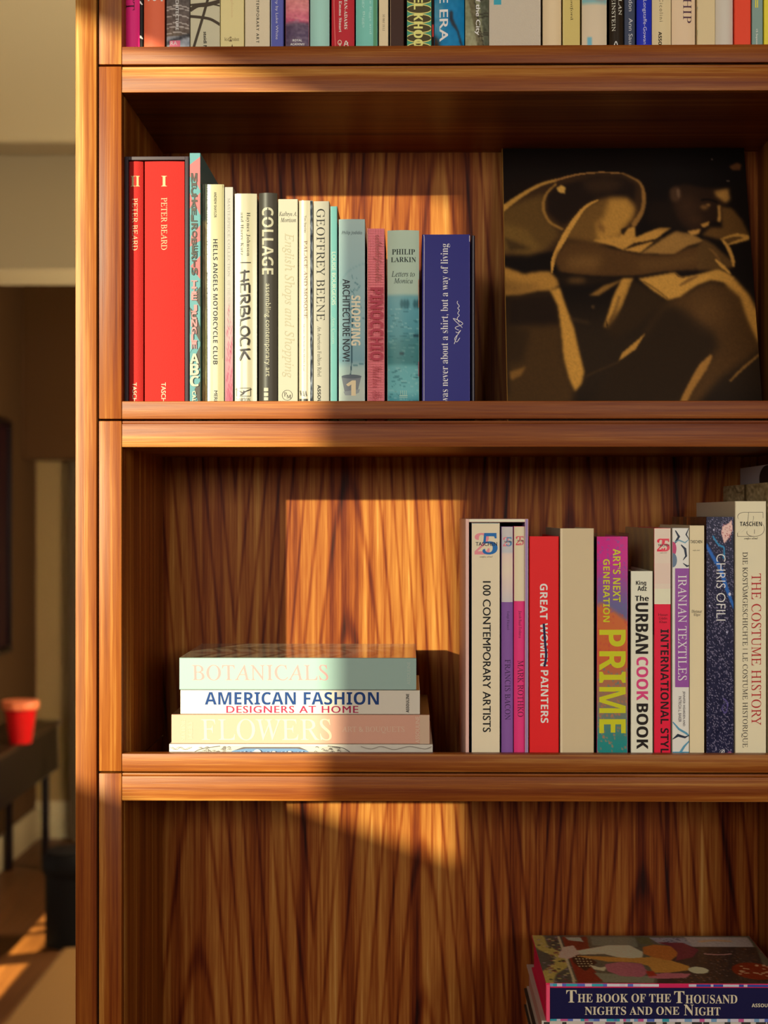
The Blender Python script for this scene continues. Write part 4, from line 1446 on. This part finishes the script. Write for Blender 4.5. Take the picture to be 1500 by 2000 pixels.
picture(mb, S, ((px_l, hh), (px_r, 0.0)), gained(figure_print(CW, CH, to_canvas), 1.42), 0, printed(0.5))
mb.build('print', pic)


# ------------------------------------------------------------------ lower shelf, left: a flat stack
STACK = 'books lying in a stack on the lower shelf'


def flat(name, label, px0, px1, py0, py1, c, items=(), ys=0.03, depth=0.235, gain=0.72, rough=0.42, top=None, top_fn=None, z0=None, z1=None, group=STACK,
         board=0.0024, sag=0.0, side=None, coat=0.0, page=PAGE, top_rough=None):
    """One book lying on its side, spine to the front: cover with printed spine and top board, block of pages."""
    mid = (px0 + px1) / 2
    x0, x1 = at_y(px0, (py0 + py1) / 2, ys).x, at_y(px1, (py0 + py1) / 2, ys).x
    z1 = at_y(mid, py0, ys).z if z1 is None else z1
    z0 = at_y(mid, py1, ys).z if z0 is None else z0
    t = thing(name, label, 'book', ((x0 + x1) / 2, ys + depth / 2, z0), group)
    mb = MB()
    m = paint(c, rough, gain, coat=coat)
    mt = paint(top, top_rough or rough, gain, coat=coat) if top else m
    r = 0.0012
    fr = [(ys + r, z0), (ys + r * 0.3, z0 + r * 0.3), (ys, z0 + r), (ys, z1 - r), (ys + r * 0.3, z1 - r * 0.3), (ys + r, z1)]
    fr.reverse()
    b = board
    ins = ys + 0.005
    outline = fr + [(ys + depth, z0)][:0]
    # outline runs top-front, down the spine, along the bottom board, back up
    outline = fr + [(ys + depth, z0), (ys + depth, z0 + b), (ins, z0 + b), (ins, z1 - b), (ys + depth, z1 - b), (ys + depth, z1)]
    mb.prism(outline, x0, x1, m, lambda i: mt if i == len(outline) - 1 else None, axis='x')
    S = Surf((0, ys, 0), (1, 0, 0), (0, 0, 1), x0, x1, z0, z1)
    decals(mb, S, items, gain, rough)
    if top_fn:
        ST = Surf((0, 0, z1), (1, 0, 0), (0, 1, 0), x0, x1, ys, ys + depth)
        top_fn(mb, ST, gain)
    mb.bm.normal_update()
    mb.build('cover', t, 16)
    mb = MB()
    mb.box(x0 + 0.003, x1 - 0.003, ins, ys + depth - 0.004, z0 + b, z1 - b, paint(page, 0.9, gain))
    mb.build('pages', t)
    return t


def top_botanical(mb, ST, g):
    c = Canvas(120, 60, (196, 186, 160))
    for k in range(9):
        x0 = 6 + 12 * k + RNG.uniform(-3, 3)
        c.line([(x0, 58), (x0 + 8, 38), (x0 + 2, 20), (x0 + 12, 5)], [3, 2, 2, 1], (74, 70, 54), 0.6, 0.8)
        c.ell(x0 + 8, 20, 6, 4, (120, 116, 84), 1.0, 0.8)
        c.ell(x0 + 3, 40, 7, 4, (150, 110, 96), 1.0, 0.7)
    picture(mb, ST, ((ST.u0 + 0.001, ST.v1 - 0.001), (ST.u1 - 0.001, ST.v0 + 0.002)), gained(c.a, g), 0, printed(0.16, 0.5))


def top_fashion(mb, ST, g):
    c = Canvas(120, 30, (170, 150, 170))
    for k in range(60):
        c.ell(RNG.uniform(20, 80), RNG.uniform(0, 30), 2, 1.4, (60, 54, 60) if k % 2 else (210, 200, 206), 0.5)
    c.poly([(86, 0), (102, 0), (102, 30), (86, 30)], (20, 16, 18))
    c.poly([(108, 0), (120, 0), (120, 30), (108, 30)], (20, 16, 18))
    picture(mb, ST, ((ST.u0 + 0.001, ST.v1 - 0.001), (ST.u1 - 0.001, ST.v0 + 0.001)), gained(c.a, g), 0, printed(0.3))


zf = SHELF_Z[2]
cuts = [1453.5, 1395.8, 1346.0, 1285.0]
blue_arch = [('p', [(372, 1475), (392, 1464), (420, 1457), (480, 1456), (600, 1456), (650, 1459), (680, 1466), (690, 1475), (690, 1560), (372, 1560)], (206, 200, 190)),
             ('p', [(440, 1475), (455, 1466), (480, 1461), (580, 1461), (600, 1466), (612, 1475), (612, 1560), (440, 1560)], (112, 146, 190)),
             ('p', [(455, 1466), (475, 1459), (585, 1459), (602, 1466), (580, 1462), (480, 1462)], (110, 100, 100)),
             ('l', [(372, 1474), (392, 1463), (430, 1457)], 1.6, (110, 104, 100)), ('l', [(690, 1474), (670, 1461), (640, 1457)], 1.6, (110, 104, 100))]
for k in range(22):
    a, b = RNG.uniform(388, 448), RNG.uniform(1459, 1473)
    blue_arch.append(('l', [(a, b), (a + 3, b - 2), (a + 6, b + 1)], 0.9, (130, 122, 118)))
    a = RNG.uniform(612, 672)
    blue_arch.append(('l', [(a, b), (a + 3, b - 2), (a + 6, b + 1)], 0.9, (130, 122, 118)))
for x in (503, 535, 566):
    blue_arch.append(('e', x, 1470, 8 if x == 503 else 5, 7 if x == 503 else 4, (236, 230, 216)))
for x in (470, 486, 520, 550, 582):
    blue_arch.append(('l', [(x, 1467), (x + 5, 1472), (x + 9, 1466)], 2, (170, 194, 222)))
blue_arch += [('l', [(333, 1458), (342, 1463), (350, 1458), (360, 1463), (372, 1458)], 1.0, (150, 140, 132)), ('l', [(705, 1457), (725, 1462), (745, 1457), (770, 1463), (800, 1457), (830, 1462), (843, 1457)], 1.0, (150, 140, 132)),
              ('t', 'BAS', 'sans', (352, 1468, 374, 1478), 'h', (40, 36, 34))]
flat('hardback_book', 'white book with a blue oval motif at the bottom of the flat stack', 330.5, 845, cuts[0], 1475, (232, 226, 214), blue_arch, z0=zf, depth=0.25)
zA = at_y(590, cuts[0], 0.03).z
zB = at_y(590, cuts[1], 0.03).z
zC = at_y(590, cuts[2], 0.03).z
flat('hardback_book', 'peach pink book with large pale serif capitals, second from the bottom of the flat stack', 335, 839, cuts[1], cuts[0], (236, 178, 156),
     [('r', (820, 1396, 840, 1453), (228, 196, 170)), ('t', 'FLOWERS', 'serif', (393, 1404, 648, 1446), 'h', (248, 222, 194)), ('t', 'ART & BOUQUETS', 'serif', (668, 1419, 790, 1432), 'h', (242, 208, 184)),
      ('t', 'SIXTINE', 'serif', (353, 1405, 362, 1446), 'u', (244, 206, 178)), ('t', 'DUBLY', 'serif', (367, 1409, 376, 1443), 'u', (244, 206, 178)), ('t', 'ASSOULINE', 'sans', (811.5, 1399, 819.5, 1451), 'u', (246, 220, 196))],
     z0=zA + 0.0004, depth=0.245, top=(70, 44, 30))
flat('hardback_book', 'white book with navy and crimson capitals, second from the top of the flat stack', 352.5, 820, cuts[2] + 2, cuts[1], (236, 228, 214),
     [('t', 'AMERICAN FASHION', 'bold', (400, 1351.5, 740, 1376.5), 'h', (20, 62, 130)), ('t', 'DESIGNERS AT HOME', 'medium', (442, 1378.5, 700, 1392.5), 'h', (178, 34, 84), 1.12),
      ('t', 'ASSOULINE', 'fat', (793, 1355, 799, 1391.5), 'u', (44, 38, 34))], z0=zB + 0.0004, depth=0.205, top_fn=top_fashion)
flat('hardback_book', 'glossy pale aqua book with faint pink capitals on top of the flat stack', 350.5, 813, cuts[3], cuts[2] - 4, (170, 200, 194),
     [('t', 'BOTANICALS', 'serif', (375, 1298.5, 641, 1329), 'h', (240, 160, 160)), ('t', 'ASSOULINE', 'sans', (795, 1293, 801.5, 1337), 'u', (196, 212, 202))], z0=at_y(590, cuts[2] + 2, 0.03).z + 0.0004, depth=0.24, top=(200, 190, 164), top_fn=top_botanical, rough=0.3, coat=0.3)

# ------------------------------------------------------------------ lower shelf, right: standing row
WH = (208, 196, 170)
slipcase('slipcase', 'pale pink and lilac slipcase holding three upright volumes beside the red book', 2, 909.5, 1031.8, 1013.5, 0.0042, (214, 180, 172), (30, 26, 34), (224, 208, 186), 0.26, side=(220, 168, 160), right=(142, 122, 170))
zs = dict(zb=SHELF_Z[2] + 0.0022, ys=0.033)


def logo25(x0, y0, x1, y1, ca, cb, word, foot=True):
    m = x0 + (x1 - x0) * 0.55
    it = [('t', '2', 'serifb', (x0, y0, m + (x1 - x0) * 0.1, y1), 'h', ca), ('t', '5', 'serifb', (x0 + (x1 - x0) * 0.34, y0, x1, y1), 'h', cb)]
    h = y1 - y0
    it.append(('t', word, 'medium', (x0 + 2, y0 + h * 0.42, x1 - 1, y0 + h * 0.60), 'h', (26, 24, 34)))
    if foot:
        it.append(('t', 'semper aliud', 'script', (x0 + (x1 - x0) * 0.22, y1 + h * 0.06, x1 - (x1 - x0) * 0.22, y1 + h * 0.17), 'h', (90, 82, 70)))
    return it


upright('hardback_book', 'wide cream volume with a pink and blue numeral mark, first in the pale slipcase', 'book', 2, 921.5, 976, 1021.5, WH,
        logo25(927, 1041, 972, 1083, (216, 130, 140), (24, 96, 164), 'TASCHEN') + [('t', '100 CONTEMPORARY ARTISTS', 'medium', (943, 1135, 958.5, 1430), 'd', (26, 24, 22)),
         ('t', 'TASCHEN', 'bold', (936, 1470, 966, 1480), 'h', (30, 26, 24)), ('r', (921.5, 1021, 974, 1022.5), (60, 130, 160))], depth=0.24, sag=0.0015, side=(30, 90, 140), **zs)
pale = bands(12, 40, [(0, (186, 182, 182)), (0.35, (178, 180, 186)), (0.36, (206, 186, 178)), (0.55, (210, 194, 176)), (0.8, (200, 184, 180)), (1, (184, 180, 184))]).a
upright('paperback_book', 'thin spine pale grey above and violet below, middle of the pale slipcase', 'book', 2, 979.5, 1002, 1028.5, (120, 80, 150),
        [('i', (979.5, 1028.5, 1002, 1176), pale), ('t', 'FRANCIS BACON', 'serif', (986, 1288, 997, 1406), 'd', (50, 28, 64)), ('t', 'Luigi Ficacci', 'light', (989, 1194, 995, 1230), 'd', (60, 36, 74))]
        + logo25(982.5, 1049, 1000, 1067, (206, 120, 136), (90, 130, 170), 'TASCHEN', False), depth=0.22, sag=0.002, **zs)
upright('paperback_book', 'thin spine cream above and magenta below, last in the pale slipcase', 'book', 2, 1003.8, 1026, 1028, (214, 52, 116),
        [('r', (1003, 1027, 1027, 1174), (212, 196, 166)), ('t', 'MARK ROTHKO', 'serif', (1011, 1290, 1022.5, 1400), 'd', (84, 18, 52)), ('t', 'Jacob Baal-Teshuva', 'light', (1012.5, 1193, 1018.5, 1246), 'd', (96, 24, 58))]
        + logo25(1007.5, 1047, 1023.5, 1065, (206, 80, 96), (196, 120, 120), 'TASCHEN', False), depth=0.22, sag=0.002, **zs)
scr = [(1062, 1218), (1063, 1232), (1064, 1246), (1065, 1260), (1066.5, 1274), (1066, 1288), (1063, 1302)]
upright('hardback_book', 'bright red book with white capitals, one word struck out in navy', 'book', 2, 1034, 1091.5, 1047.5, (222, 28, 32),
        [('t', 'GREAT', 'bold', (1054.5, 1140, 1069.5, 1210), 'd', (240, 226, 206)), ('t', 'WOMEN', 'bold', (1055, 1217, 1070, 1301), 'd', (240, 226, 206)), ('t', 'PAINTERS', 'bold', (1056, 1309, 1071, 1412), 'd', (240, 226, 206)),
         ('l', scr, 4.6, (24, 26, 66))], depth=0.24, rough=0.45)
upright('boxed_book', 'blank putty beige spine between the red book and the rainbow-coloured spine', 'book', 2, 1094, 1160, 1032, (190, 174, 142), [('r', (1094, 1031, 1098.5, 1600), (206, 192, 162))], depth=0.225, rough=0.5, side=(150, 140, 116))
prime = bands(34, 220, [(0, (216, 40, 140)), (0.1, (204, 50, 150)), (0.2, (150, 84, 156)), (0.27, (110, 106, 156)), (0.34, (104, 104, 150)), (0.36, (206, 106, 60)), (0.48, (206, 100, 60)), (0.6, (170, 116, 90)), (0.72, (110, 128, 122)), (0.82, (40, 140, 140)), (1, (20, 134, 138))])
prime.poly([(0, 60), (6, 58), (20, 66), (34, 74), (34, 84), (0, 80)], (208, 110, 64), 1.5)
for k in range(420):
    y = 220 * RNG.rand()
    x = 34 * RNG.rand()
    t_ = y / 220
    colr = (130, 90, 170) if t_ < 0.3 else ((200, 80, 70) if t_ < 0.5 else ((60, 140, 150) if t_ < 0.62 else ((206, 120, 80) if t_ < 0.86 else (150, 160, 150))))
    prime.ell(x, y, 0.9, 0.9, colr, 0.4, 0.6)
YG = (216, 214, 44)
pr_t, pr_b = upright('hardback_book', 'rainbow-coloured spine with big yellow-green capitals in a clear jacket', 'book', 2, 1166, 1226, 1048, (210, 50, 140),
        [('i', (1166, 1048, 1226, 1540), prime.a), ('t', "ART'S NEXT", 'bold', (1197, 1072, 1212, 1176), 'd', YG), ('t', 'GENERATION', 'bold', (1178, 1092, 1191, 1215), 'd', YG), ('t', 'PRIME', 'bold', (1170.5, 1230, 1222, 1432), 'd', YG)], depth=0.23, rough=0.25, sag=0.0006)
x0, x1, y, z0, z1 = pr_b
mb = MB()
e = 0.0009
o_ = [(x0 - e, y + 0.1), (x0 - e, y - e), (x1 + e, y - e), (x1 + e, y + 0.1)]
for i in range(3):
    a, b = o_[i], o_[i + 1]
    mb.face([(a[0], a[1], z0), (b[0], b[1], z0), (b[0], b[1], z1 + 0.0045), (a[0], a[1], z1 + 0.0045)], clear_plastic())
j = mb.build('clear_jacket', pr_t)
j['label'] = 'clear plastic jacket standing slightly above the cover'
upright('paperback_book', 'short white spine with heavy black and pink lettering', 'book', 2, 1232, 1275, 1115.5, (222, 212, 190),
        [('t', 'King', 'fat', (1242, 1134, 1262, 1145), 'h', BLK), ('t', 'Adz', 'fat', (1245, 1144, 1263, 1154), 'h', BLK), ('t', 'The', 'fat', (1240, 1163, 1267, 1174), 'h', BLK),
         ('t', 'URBAN', 'fat', (1241, 1177, 1266, 1277), 'd', BLK), ('t', 'COOK', 'fat', (1243, 1283, 1266, 1368), 'd', (196, 60, 116)), ('t', 'BOOK', 'fat', (1243, 1374, 1266, 1463), 'd', BLK)], depth=0.2, rough=0.5, side=(70, 60, 54))
RD = (220, 24, 58)
yell = bands(30, 60, [(0, (164, 150, 116)), (0.3, (150, 134, 100)), (0.6, (70, 58, 50)), (1, (54, 46, 44))])
for x in (3, 8, 14, 19, 25):
    yell.line([(x, 0), (x + 2, 20), (x - 1, 36)], 2, (196, 180, 110), 1.0, 0.6)
upright('hardback_book', 'spine pale rose above and crimson below with long black capitals', 'book', 2, 1277.5, 1310, 1031.5, RD,
        [('r', (1277, 1031, 1311, 1180), (220, 192, 178)), ('r', (1277, 1100, 1311, 1140), (216, 186, 174)), ('r', (1277, 1150, 1311, 1180), (222, 206, 182)), ('t', 'INTERNATIONAL STYLE', 'bold', (1290, 1229, 1306, 1484), 'd', (36, 14, 18)),
         ('t', 'Hasan', 'sans', (1286, 1198, 1304, 1203), 'h', (110, 14, 34)), ('t', 'Uddin', 'sans', (1287, 1205, 1303, 1210), 'h', (110, 14, 34)), ('t', 'Khan', 'sans', (1288, 1212, 1302, 1217), 'h', (110, 14, 34))]
        + logo25(1283, 1052, 1308, 1077, (210, 40, 70), (220, 70, 90), 'TASCHEN'), depth=0.285, side=(170, 156, 122), side_items=[('i', (1221, 1030, 1277.5, 1240), yell.a)], rough=0.35)
fl = []
INKB = (40, 48, 66)
for pts, w, c in (([(1319, 1036), (1326, 1048), (1320, 1058), (1315, 1064)], [2, 5, 4, 1], INKB), ([(1316, 1060), (1326, 1055), (1338, 1060), (1347, 1052)], [1, 3, 3, 1], (110, 150, 170)),
                  ([(1330, 1064), (1338, 1072), (1340, 1086), (1334, 1094)], [2, 5, 4, 1], INKB), ([(1345, 1032), (1340, 1044), (1346, 1054)], [1, 3, 1], INKB),
                  ([(1334, 1100), (1342, 1106), (1347, 1104)], [1, 4, 1], INKB), ([(1314, 1410), (1326, 1424), (1340, 1432), (1347, 1438)], [2, 4, 4, 2], (84, 140, 170)),
                  ([(1313, 1444), (1324, 1436), (1338, 1440), (1346, 1436)], [1, 6, 4, 1], INKB), ([(1347, 1446), (1336, 1458), (1326, 1474), (1322, 1490)], [2, 4, 5, 4], (84, 140, 170))):
    fl.append(('l', pts, w, c))
fl += [('e', 1314, 1072, 7, 14, (176, 66, 110)), ('e', 1314, 1094, 8, 14, (96, 116, 140)), ('r', (1313, 1468, 1348, 1500), (56, 140, 176))]
upright('hardback_book', 'white floral spine with a violet title panel and white serif capitals', 'book', 2, 1313, 1346, 1031.5, (224, 218, 202),
        fl + [('r', (1318.5, 1110, 1347, 1342), (136, 76, 152)), ('t', 'IRANIAN TEXTILES', 'serif', (1324, 1123, 1341, 1329), 'd', (236, 226, 226)), ('t', 'JENNIFER WEARDEN AND', 'sans', (1332.5, 1350, 1338, 1418), 'd', (60, 50, 66)),
              ('t', 'PATRICIA L. BAKER', 'sans', (1325, 1360, 1330.5, 1410), 'd', (60, 50, 66))], depth=0.25, rough=0.3, coat=0.2)
upright('hardback_book', 'plain creamy white spine with tiny black words, left of the speckled navy spine', 'book', 2, 1347.5, 1375.5, 1026.5, (206, 194, 160),
        [('t', 'TASCHEN', 'medium', (1348.5, 1055, 1371.5, 1061), 'h', (40, 36, 30)), ('t', 'semper aliud', 'script', (1353, 1073, 1367, 1077), 'h', (96, 86, 70)), ('t', 'Dietmar', 'light', (1351, 1191, 1371, 1197), 'h', (70, 62, 50)), ('t', 'Elger', 'light', (1355, 1198, 1368, 1204.5), 'h', (70, 62, 50))],
        depth=0.26, rough=0.4, sag=0.001, side=(206, 190, 160))
night = Canvas(40, 330, (24, 24, 54))
night.a = np.clip(night.a + np.where(RNG.rand(330, 40) > 0.9, 100, 0)[..., None] * np.array((1, 0.95, 0.95)), 0, 255)
night.noise(6, 0.6)
night.line([(0, 34), (12, 52), (20, 62), (30, 88), (40, 110)], [4, 5, 6, 5, 3], (30, 90, 170), 0.6)
night.line([(10, 24), (18, 34), (26, 38), (25, 50)], 2.2, (40, 130, 180), 0.5)
night.poly([(23, 12), (32, 8), (37, 4), (38, 16), (33, 26), (26, 32), (22, 20)], (222, 176, 170), 0.5)
for k in range(30):
    night.ell(RNG.uniform(23, 37), RNG.uniform(8, 29), 0.6, 0.6, (150, 50, 60), 0.3)
for cx, cy, r in ((11, 16, 1.5), (5, 108, 1.4), (34, 94, 1.6), (30, 140, 1.4)):
    night.ell(cx, cy, r, r, (190, 190, 226), 0.4)
night.line([(24, 220), (31, 226), (28, 238), (23, 232), (28, 226)], 1.2, (96, 84, 150), 0.5)
night.line([(18, 300), (34, 298)], 1.8, (186, 96, 140), 0.5)
night.ell(34, 288, 3, 3, (186, 96, 140), 0.8)
night.line([(28, 330), (40, 318)], 3, (30, 80, 140), 0.6)
dusk = Canvas(50, 40, (62, 40, 30)).noise(10, 0.8)
for x, c in ((5, (96, 70, 96)), (13, (176, 110, 40)), (16, (150, 60, 36)), (24, (210, 120, 40)), (27, (150, 70, 30)), (36, (90, 60, 44))):
    dusk.line([(x, 0), (x + 1, 40)], 2, c, 0.7, 0.8)
upright('hardback_book', 'dark navy spine speckled with white dots, thin white capitals and a pink flower', 'book', 2, 1379.5, 1433, 1009.5, (32, 32, 64),
        [('i', (1379.5, 1009.5, 1433, 1540), night.a), ('t', 'CHRIS OFILI', 'thin', (1399, 1082, 1417, 1212), 'd', (226, 222, 216)), ('t', 'R', 'script', (1404, 1464, 1416, 1478), 'h', (220, 216, 216))], depth=0.277, rough=0.3, side=(64, 42, 32),
        side_items=[('i', (1313, 1008, 1379.5, 1120), dusk.a)])
cs = [('r', (1436, 970, 1437, 1600), (180, 168, 146))]
for ch, bx_ in (('2', (1440, 1000, 1474, 1048)), ('5', (1458, 1000, 1493, 1048))):
    cs += [('t', ch, 'serifb', bx_, 'h', (96, 88, 76)), ('t', ch, 'serifb', (bx_[0] + 0.9, bx_[1] + 0.9, bx_[2] - 0.9, bx_[3] - 0.9), 'h', (214, 200, 172))]
cs += [('t', 'TASCHEN', 'bold', (1445, 1019, 1488, 1027.5), 'h', (30, 26, 24)), ('t', 'semper aliud', 'script', (1453, 1049, 1480, 1055), 'h', (60, 52, 46)),
       ('t', 'THE COSTUME HISTORY', 'serif', (1467.5, 1120, 1486.5, 1416), 'd', (164, 42, 44)), ('t', 'DIE KOSTÜMGESCHICHTE / LE COSTUME HISTORIQUE', 'serif', (1448, 1078, 1462, 1460), 'd', (50, 42, 38))]
upright('hardback_book', 'tall off-white spine with dark red and black serif lettering', 'book', 2, 1435.5, 1496.5, 979, (214, 200, 172), cs, depth=0.288, rough=0.5, side=(196, 184, 164))
stone = Canvas(60, 40, (150, 136, 102)).noise(16, 0.8)
stone.line([(31, 0), (32, 20), (34, 40)], [3, 4, 4], (76, 66, 44), 0.5)
stone.line([(16, 0), (22, 8), (31, 4)], 1, (96, 84, 60), 0.4)
upright('hardback_book', 'taller book with a stone-grey cover behind the off-white costume spine', 'book', 2, 1500, 1533, 942, (150, 136, 104), (), depth=0.305, side=(150, 136, 104), side_items=[('i', (1412, 935, 1500, 1030), stone.a)])
upright('hardback_book', 'tallest grey-lilac cover with a black round shape, at the edge of the frame', 'book', 2, 1536, 1572, 902, (164, 160, 168), (), depth=0.30, side=(160, 156, 164),
        side_items=[('e', 1500, 936, 17, 28, (36, 30, 28))])

# ------------------------------------------------------------------ bottom compartment: stack at the edge of the frame
LOW = GROUP[3]


def top_tales(mb, ST, g):
    def px(x, y):
        u, v = ST.uv(x, y)
        return (u - ST.u0) / (ST.u1 - ST.u0) * 260, (ST.v1 - v) / (ST.v1 - ST.v0) * 130
    c = Canvas(260, 130, (92, 90, 72))

    def P(zx, zy):                                    # points in a 3x crop starting at (1000, 1800)
        return px(1000 + zx / 3.0, 1800 + zy / 3.0)

    def poly(pts, col, s=0.7):
        c.poly([P(*p) for p in pts], col, s)

    def line(pts, w, col, s=0.5):
        c.line([P(*p) for p in pts], w, col, s)
    poly([(100, 80), (300, 80), (380, 360), (190, 370)], (70, 76, 66))
    line([(150, 90), (180, 150), (260, 190), (290, 250), (220, 300), (200, 360)], 16, (178, 160, 84), 1.0)
    for k in range(90):
        a, b = RNG.uniform(0.02, 0.95), RNG.uniform(85, 360)
        c.ell(*P(130 + a * 160 + (b - 80) * 0.33, b), 2.2, 1.6, [(120, 60, 60), (196, 180, 110), (150, 130, 140), (40, 48, 40)][k % 4], 0.5, 0.8)
    line([(275, 90), (370, 370)], 3, (190, 176, 140))
    poly([(290, 90), (440, 90), (460, 190), (320, 180)], (120, 44, 24))
    poly([(310, 92), (400, 92), (420, 120), (330, 110)], (170, 176, 160))
    poly([(330, 200), (470, 270), (540, 350), (390, 360)], (126, 38, 22))
    poly([(340, 190), (440, 205), (500, 240), (430, 290), (360, 240)], (46, 26, 18))
    for i in range(5):
        for j in range(5):
            c.ell(*P(370 + 20 * i + 6 * j, 205 + 14 * j), 1.1, 1.1, (214, 196, 150), 0.3)
    poly([(460, 92), (720, 92), (740, 150), (470, 140)], (120, 124, 104))
    poly([(480, 300), (840, 320), (830, 360), (540, 356)], (128, 132, 110))
    poly([(720, 92), (810, 92), (840, 140), (750, 130)], (96, 96, 60))
    poly([(800, 94), (1010, 94), (1060, 145), (860, 130)], (150, 150, 160))
    for k in range(40):
        c.ell(*P(RNG.uniform(820, 1020), RNG.uniform(96, 136)), 1.6, 0.9, (90, 90, 110), 0.4)
    poly([(1010, 92), (1380, 92), (1420, 150), (1060, 150)], (176, 168, 164))
    line([(1100, 118), (1180, 112), (1280, 116)], 4, (206, 160, 110), 1.2)
    poly([(880, 150), (1430, 150), (1510, 360), (850, 362)], (58, 48, 42))
    for k in range(260):
        c.ell(*P(RNG.uniform(900, 1500), RNG.uniform(155, 355)), 1.2, 0.8, [(120, 96, 84), (150, 130, 120), (90, 70, 50), (130, 80, 40)][k % 4], 0.4, 0.7)
    poly([(300, 150), (360, 140), (400, 190), (330, 220), (270, 210), (280, 180)], (206, 176, 158))
    poly([(380, 170), (560, 140), (690, 140), (770, 180), (760, 220), (680, 225), (540, 190), (400, 195)], (212, 196, 166))
    poly([(370, 200), (540, 205), (700, 215), (780, 210), (840, 205), (940, 230), (1040, 262), (1040, 285), (920, 300), (830, 300), (800, 260), (720, 240), (560, 235), (440, 215)], (196, 140, 62))
    poly([(450, 250), (520, 270), (560, 260), (540, 290), (480, 280)], (206, 196, 160))
    poly([(545, 250), (640, 236), (760, 246), (800, 300), (760, 325), (640, 320), (560, 290)], (172, 98, 112))
    poly([(800, 310), (900, 300), (1050, 305), (1020, 330), (880, 335), (800, 330)], (184, 104, 118))
    poly([(780, 290), (830, 290), (850, 318), (800, 320)], (160, 50, 30))
    poly([(765, 150), (830, 135), (940, 145), (980, 190), (930, 230), (830, 210), (770, 190)], (186, 110, 44))
    poly([(850, 122), (1000, 125), (1095, 165), (1060, 210), (960, 230), (970, 180), (930, 145)], (112, 40, 56))
    c.ell(*P(1092, 285), 11, 9, (206, 204, 166), 0.6)
    line([(1130, 190), (1220, 195), (1280, 190)], 3, (176, 130, 124))
    c.ell(*P(1420, 290), 24, 22, (126, 44, 22), 0.7)
    for k in range(24):
        c.ell(*P(RNG.uniform(1330, 1500), RNG.uniform(255, 325)), 2, 1.4, (206, 170, 130), 0.4, 0.8)
    c.noise(4, 0.6)
    picture(mb, ST, ((ST.u0 + 0.0005, ST.v1 - 0.0005), (ST.u1 - 0.0005, ST.v0 + 0.0005)), gained(c.a, g * 1.5), 0, printed(0.3, 0.1))


strip = []
SW = [(120, 160, 200), (200, 196, 214), (196, 90, 150), (60, 160, 180), (214, 210, 220), (90, 110, 190)]
for row_y in ((1919, 1926.5), (1987, 1993.5)):
    x = 1074.0
    while x < 1545:
        w = RNG.uniform(5, 16)
        colr = SW[RNG.randint(6)]
        if row_y[0] == 1919 and 1280 < x < 1340:
            colr = (206, 40, 96)
        if row_y[0] == 1919 and 1340 < x < 1500:
            colr = (52, 74, 160) if RNG.rand() < 0.7 else (190, 194, 214)
        strip.append(('r', (x, row_y[0], x + w, row_y[1]), colr))
        x += w
RSE = (226, 40, 92)
strip += [('r', (1066, 1919, 1073, 1994), (236, 84, 120)), ('r', (1073.5, 1926.5, 1545, 1987), (24, 22, 66))]
OLD = (214, 204, 178)
strip += [('t', 'T', 'serifb', (1105, 1931, 1125, 1955), 'h', OLD), ('t', 'HE BOOK OF THE', 'serifb', (1127, 1938, 1309, 1955), 'h', OLD), ('t', 'T', 'serifb', (1315, 1933, 1335, 1956), 'h', OLD), ('t', 'HOUSAND', 'serifb', (1337, 1940, 1438, 1957), 'h', OLD),
          ('t', 'NIGHTS AND ONE', 'serifb', (1141, 1963, 1325, 1979), 'h', OLD), ('t', 'N', 'serifb', (1334, 1959, 1353, 1980), 'h', OLD), ('t', 'IGHT', 'serifb', (1355, 1964, 1405, 1980), 'h', OLD), ('t', 'ASSOULINE', 'bold', (1466, 1957, 1519, 1964), 'h', OLD)]
YL = 0.014
z_top = at_y(1300, 1921, YL).z
z_bot = at_y(1300, 1994, YL).z
flat('boxed_book', 'navy book with an old-style white title, pink ends and an illustrated top board', 1066, 1540, 1921, 1994, RSE, strip, ys=YL, depth=0.245, gain=1.0, top_fn=top_tales, group=LOW, page=RSE, rough=0.35)
z3 = SHELF_Z[3]
zz = [z_bot, z_bot - 0.034, z_bot - 0.060, z_bot - 0.104]
bars = []
x = 1062.0
while x < 1545:
    bars.append(('r', (x, 1996, x + RNG.uniform(8, 22), 2048), (64, 58, 54) if RNG.rand() < 0.7 else (120, 70, 100)))
    x += RNG.uniform(18, 44)
x1_ = 1536
flat('hardback_book', 'pale book with dark bars on its spine, right under the navy book', 1058, x1_, 0, 0, (206, 196, 186), bars, ys=YL, z1=zz[0] - 0.0004, z0=zz[1], depth=0.27, gain=1.0, group=LOW, page=(196, 150, 146))
flat('hardback_book', 'thin grey and black book, third from the top of the bottom stack', 1052, x1_, 0, 0, (52, 48, 46), (), ys=YL, z1=zz[1] - 0.0004, z0=zz[2], depth=0.27, gain=1.0, group=LOW, page=(180, 170, 150))
flat('hardback_book', 'cream book, fourth from the top of the bottom stack, half out of the frame', 1055, x1_, 0, 0, (196, 184, 150), (), ys=YL, z1=zz[2] - 0.0004, z0=zz[3], depth=0.265, gain=1.0, group=LOW)
flat('hardback_book', 'book at the very bottom of the bottom stack, below the frame', 1050, x1_, 0, 0, (120, 70, 60), (), ys=YL, z1=zz[3] - 0.0004, z0=z3, depth=0.265, gain=1.0, group=LOW)
print('counts', len([o for o in bpy.data.objects if o.parent is None]), z_bot - z3, 'verts', sum(len(o.data.vertices) for o in bpy.data.objects if o.type == 'MESH'))
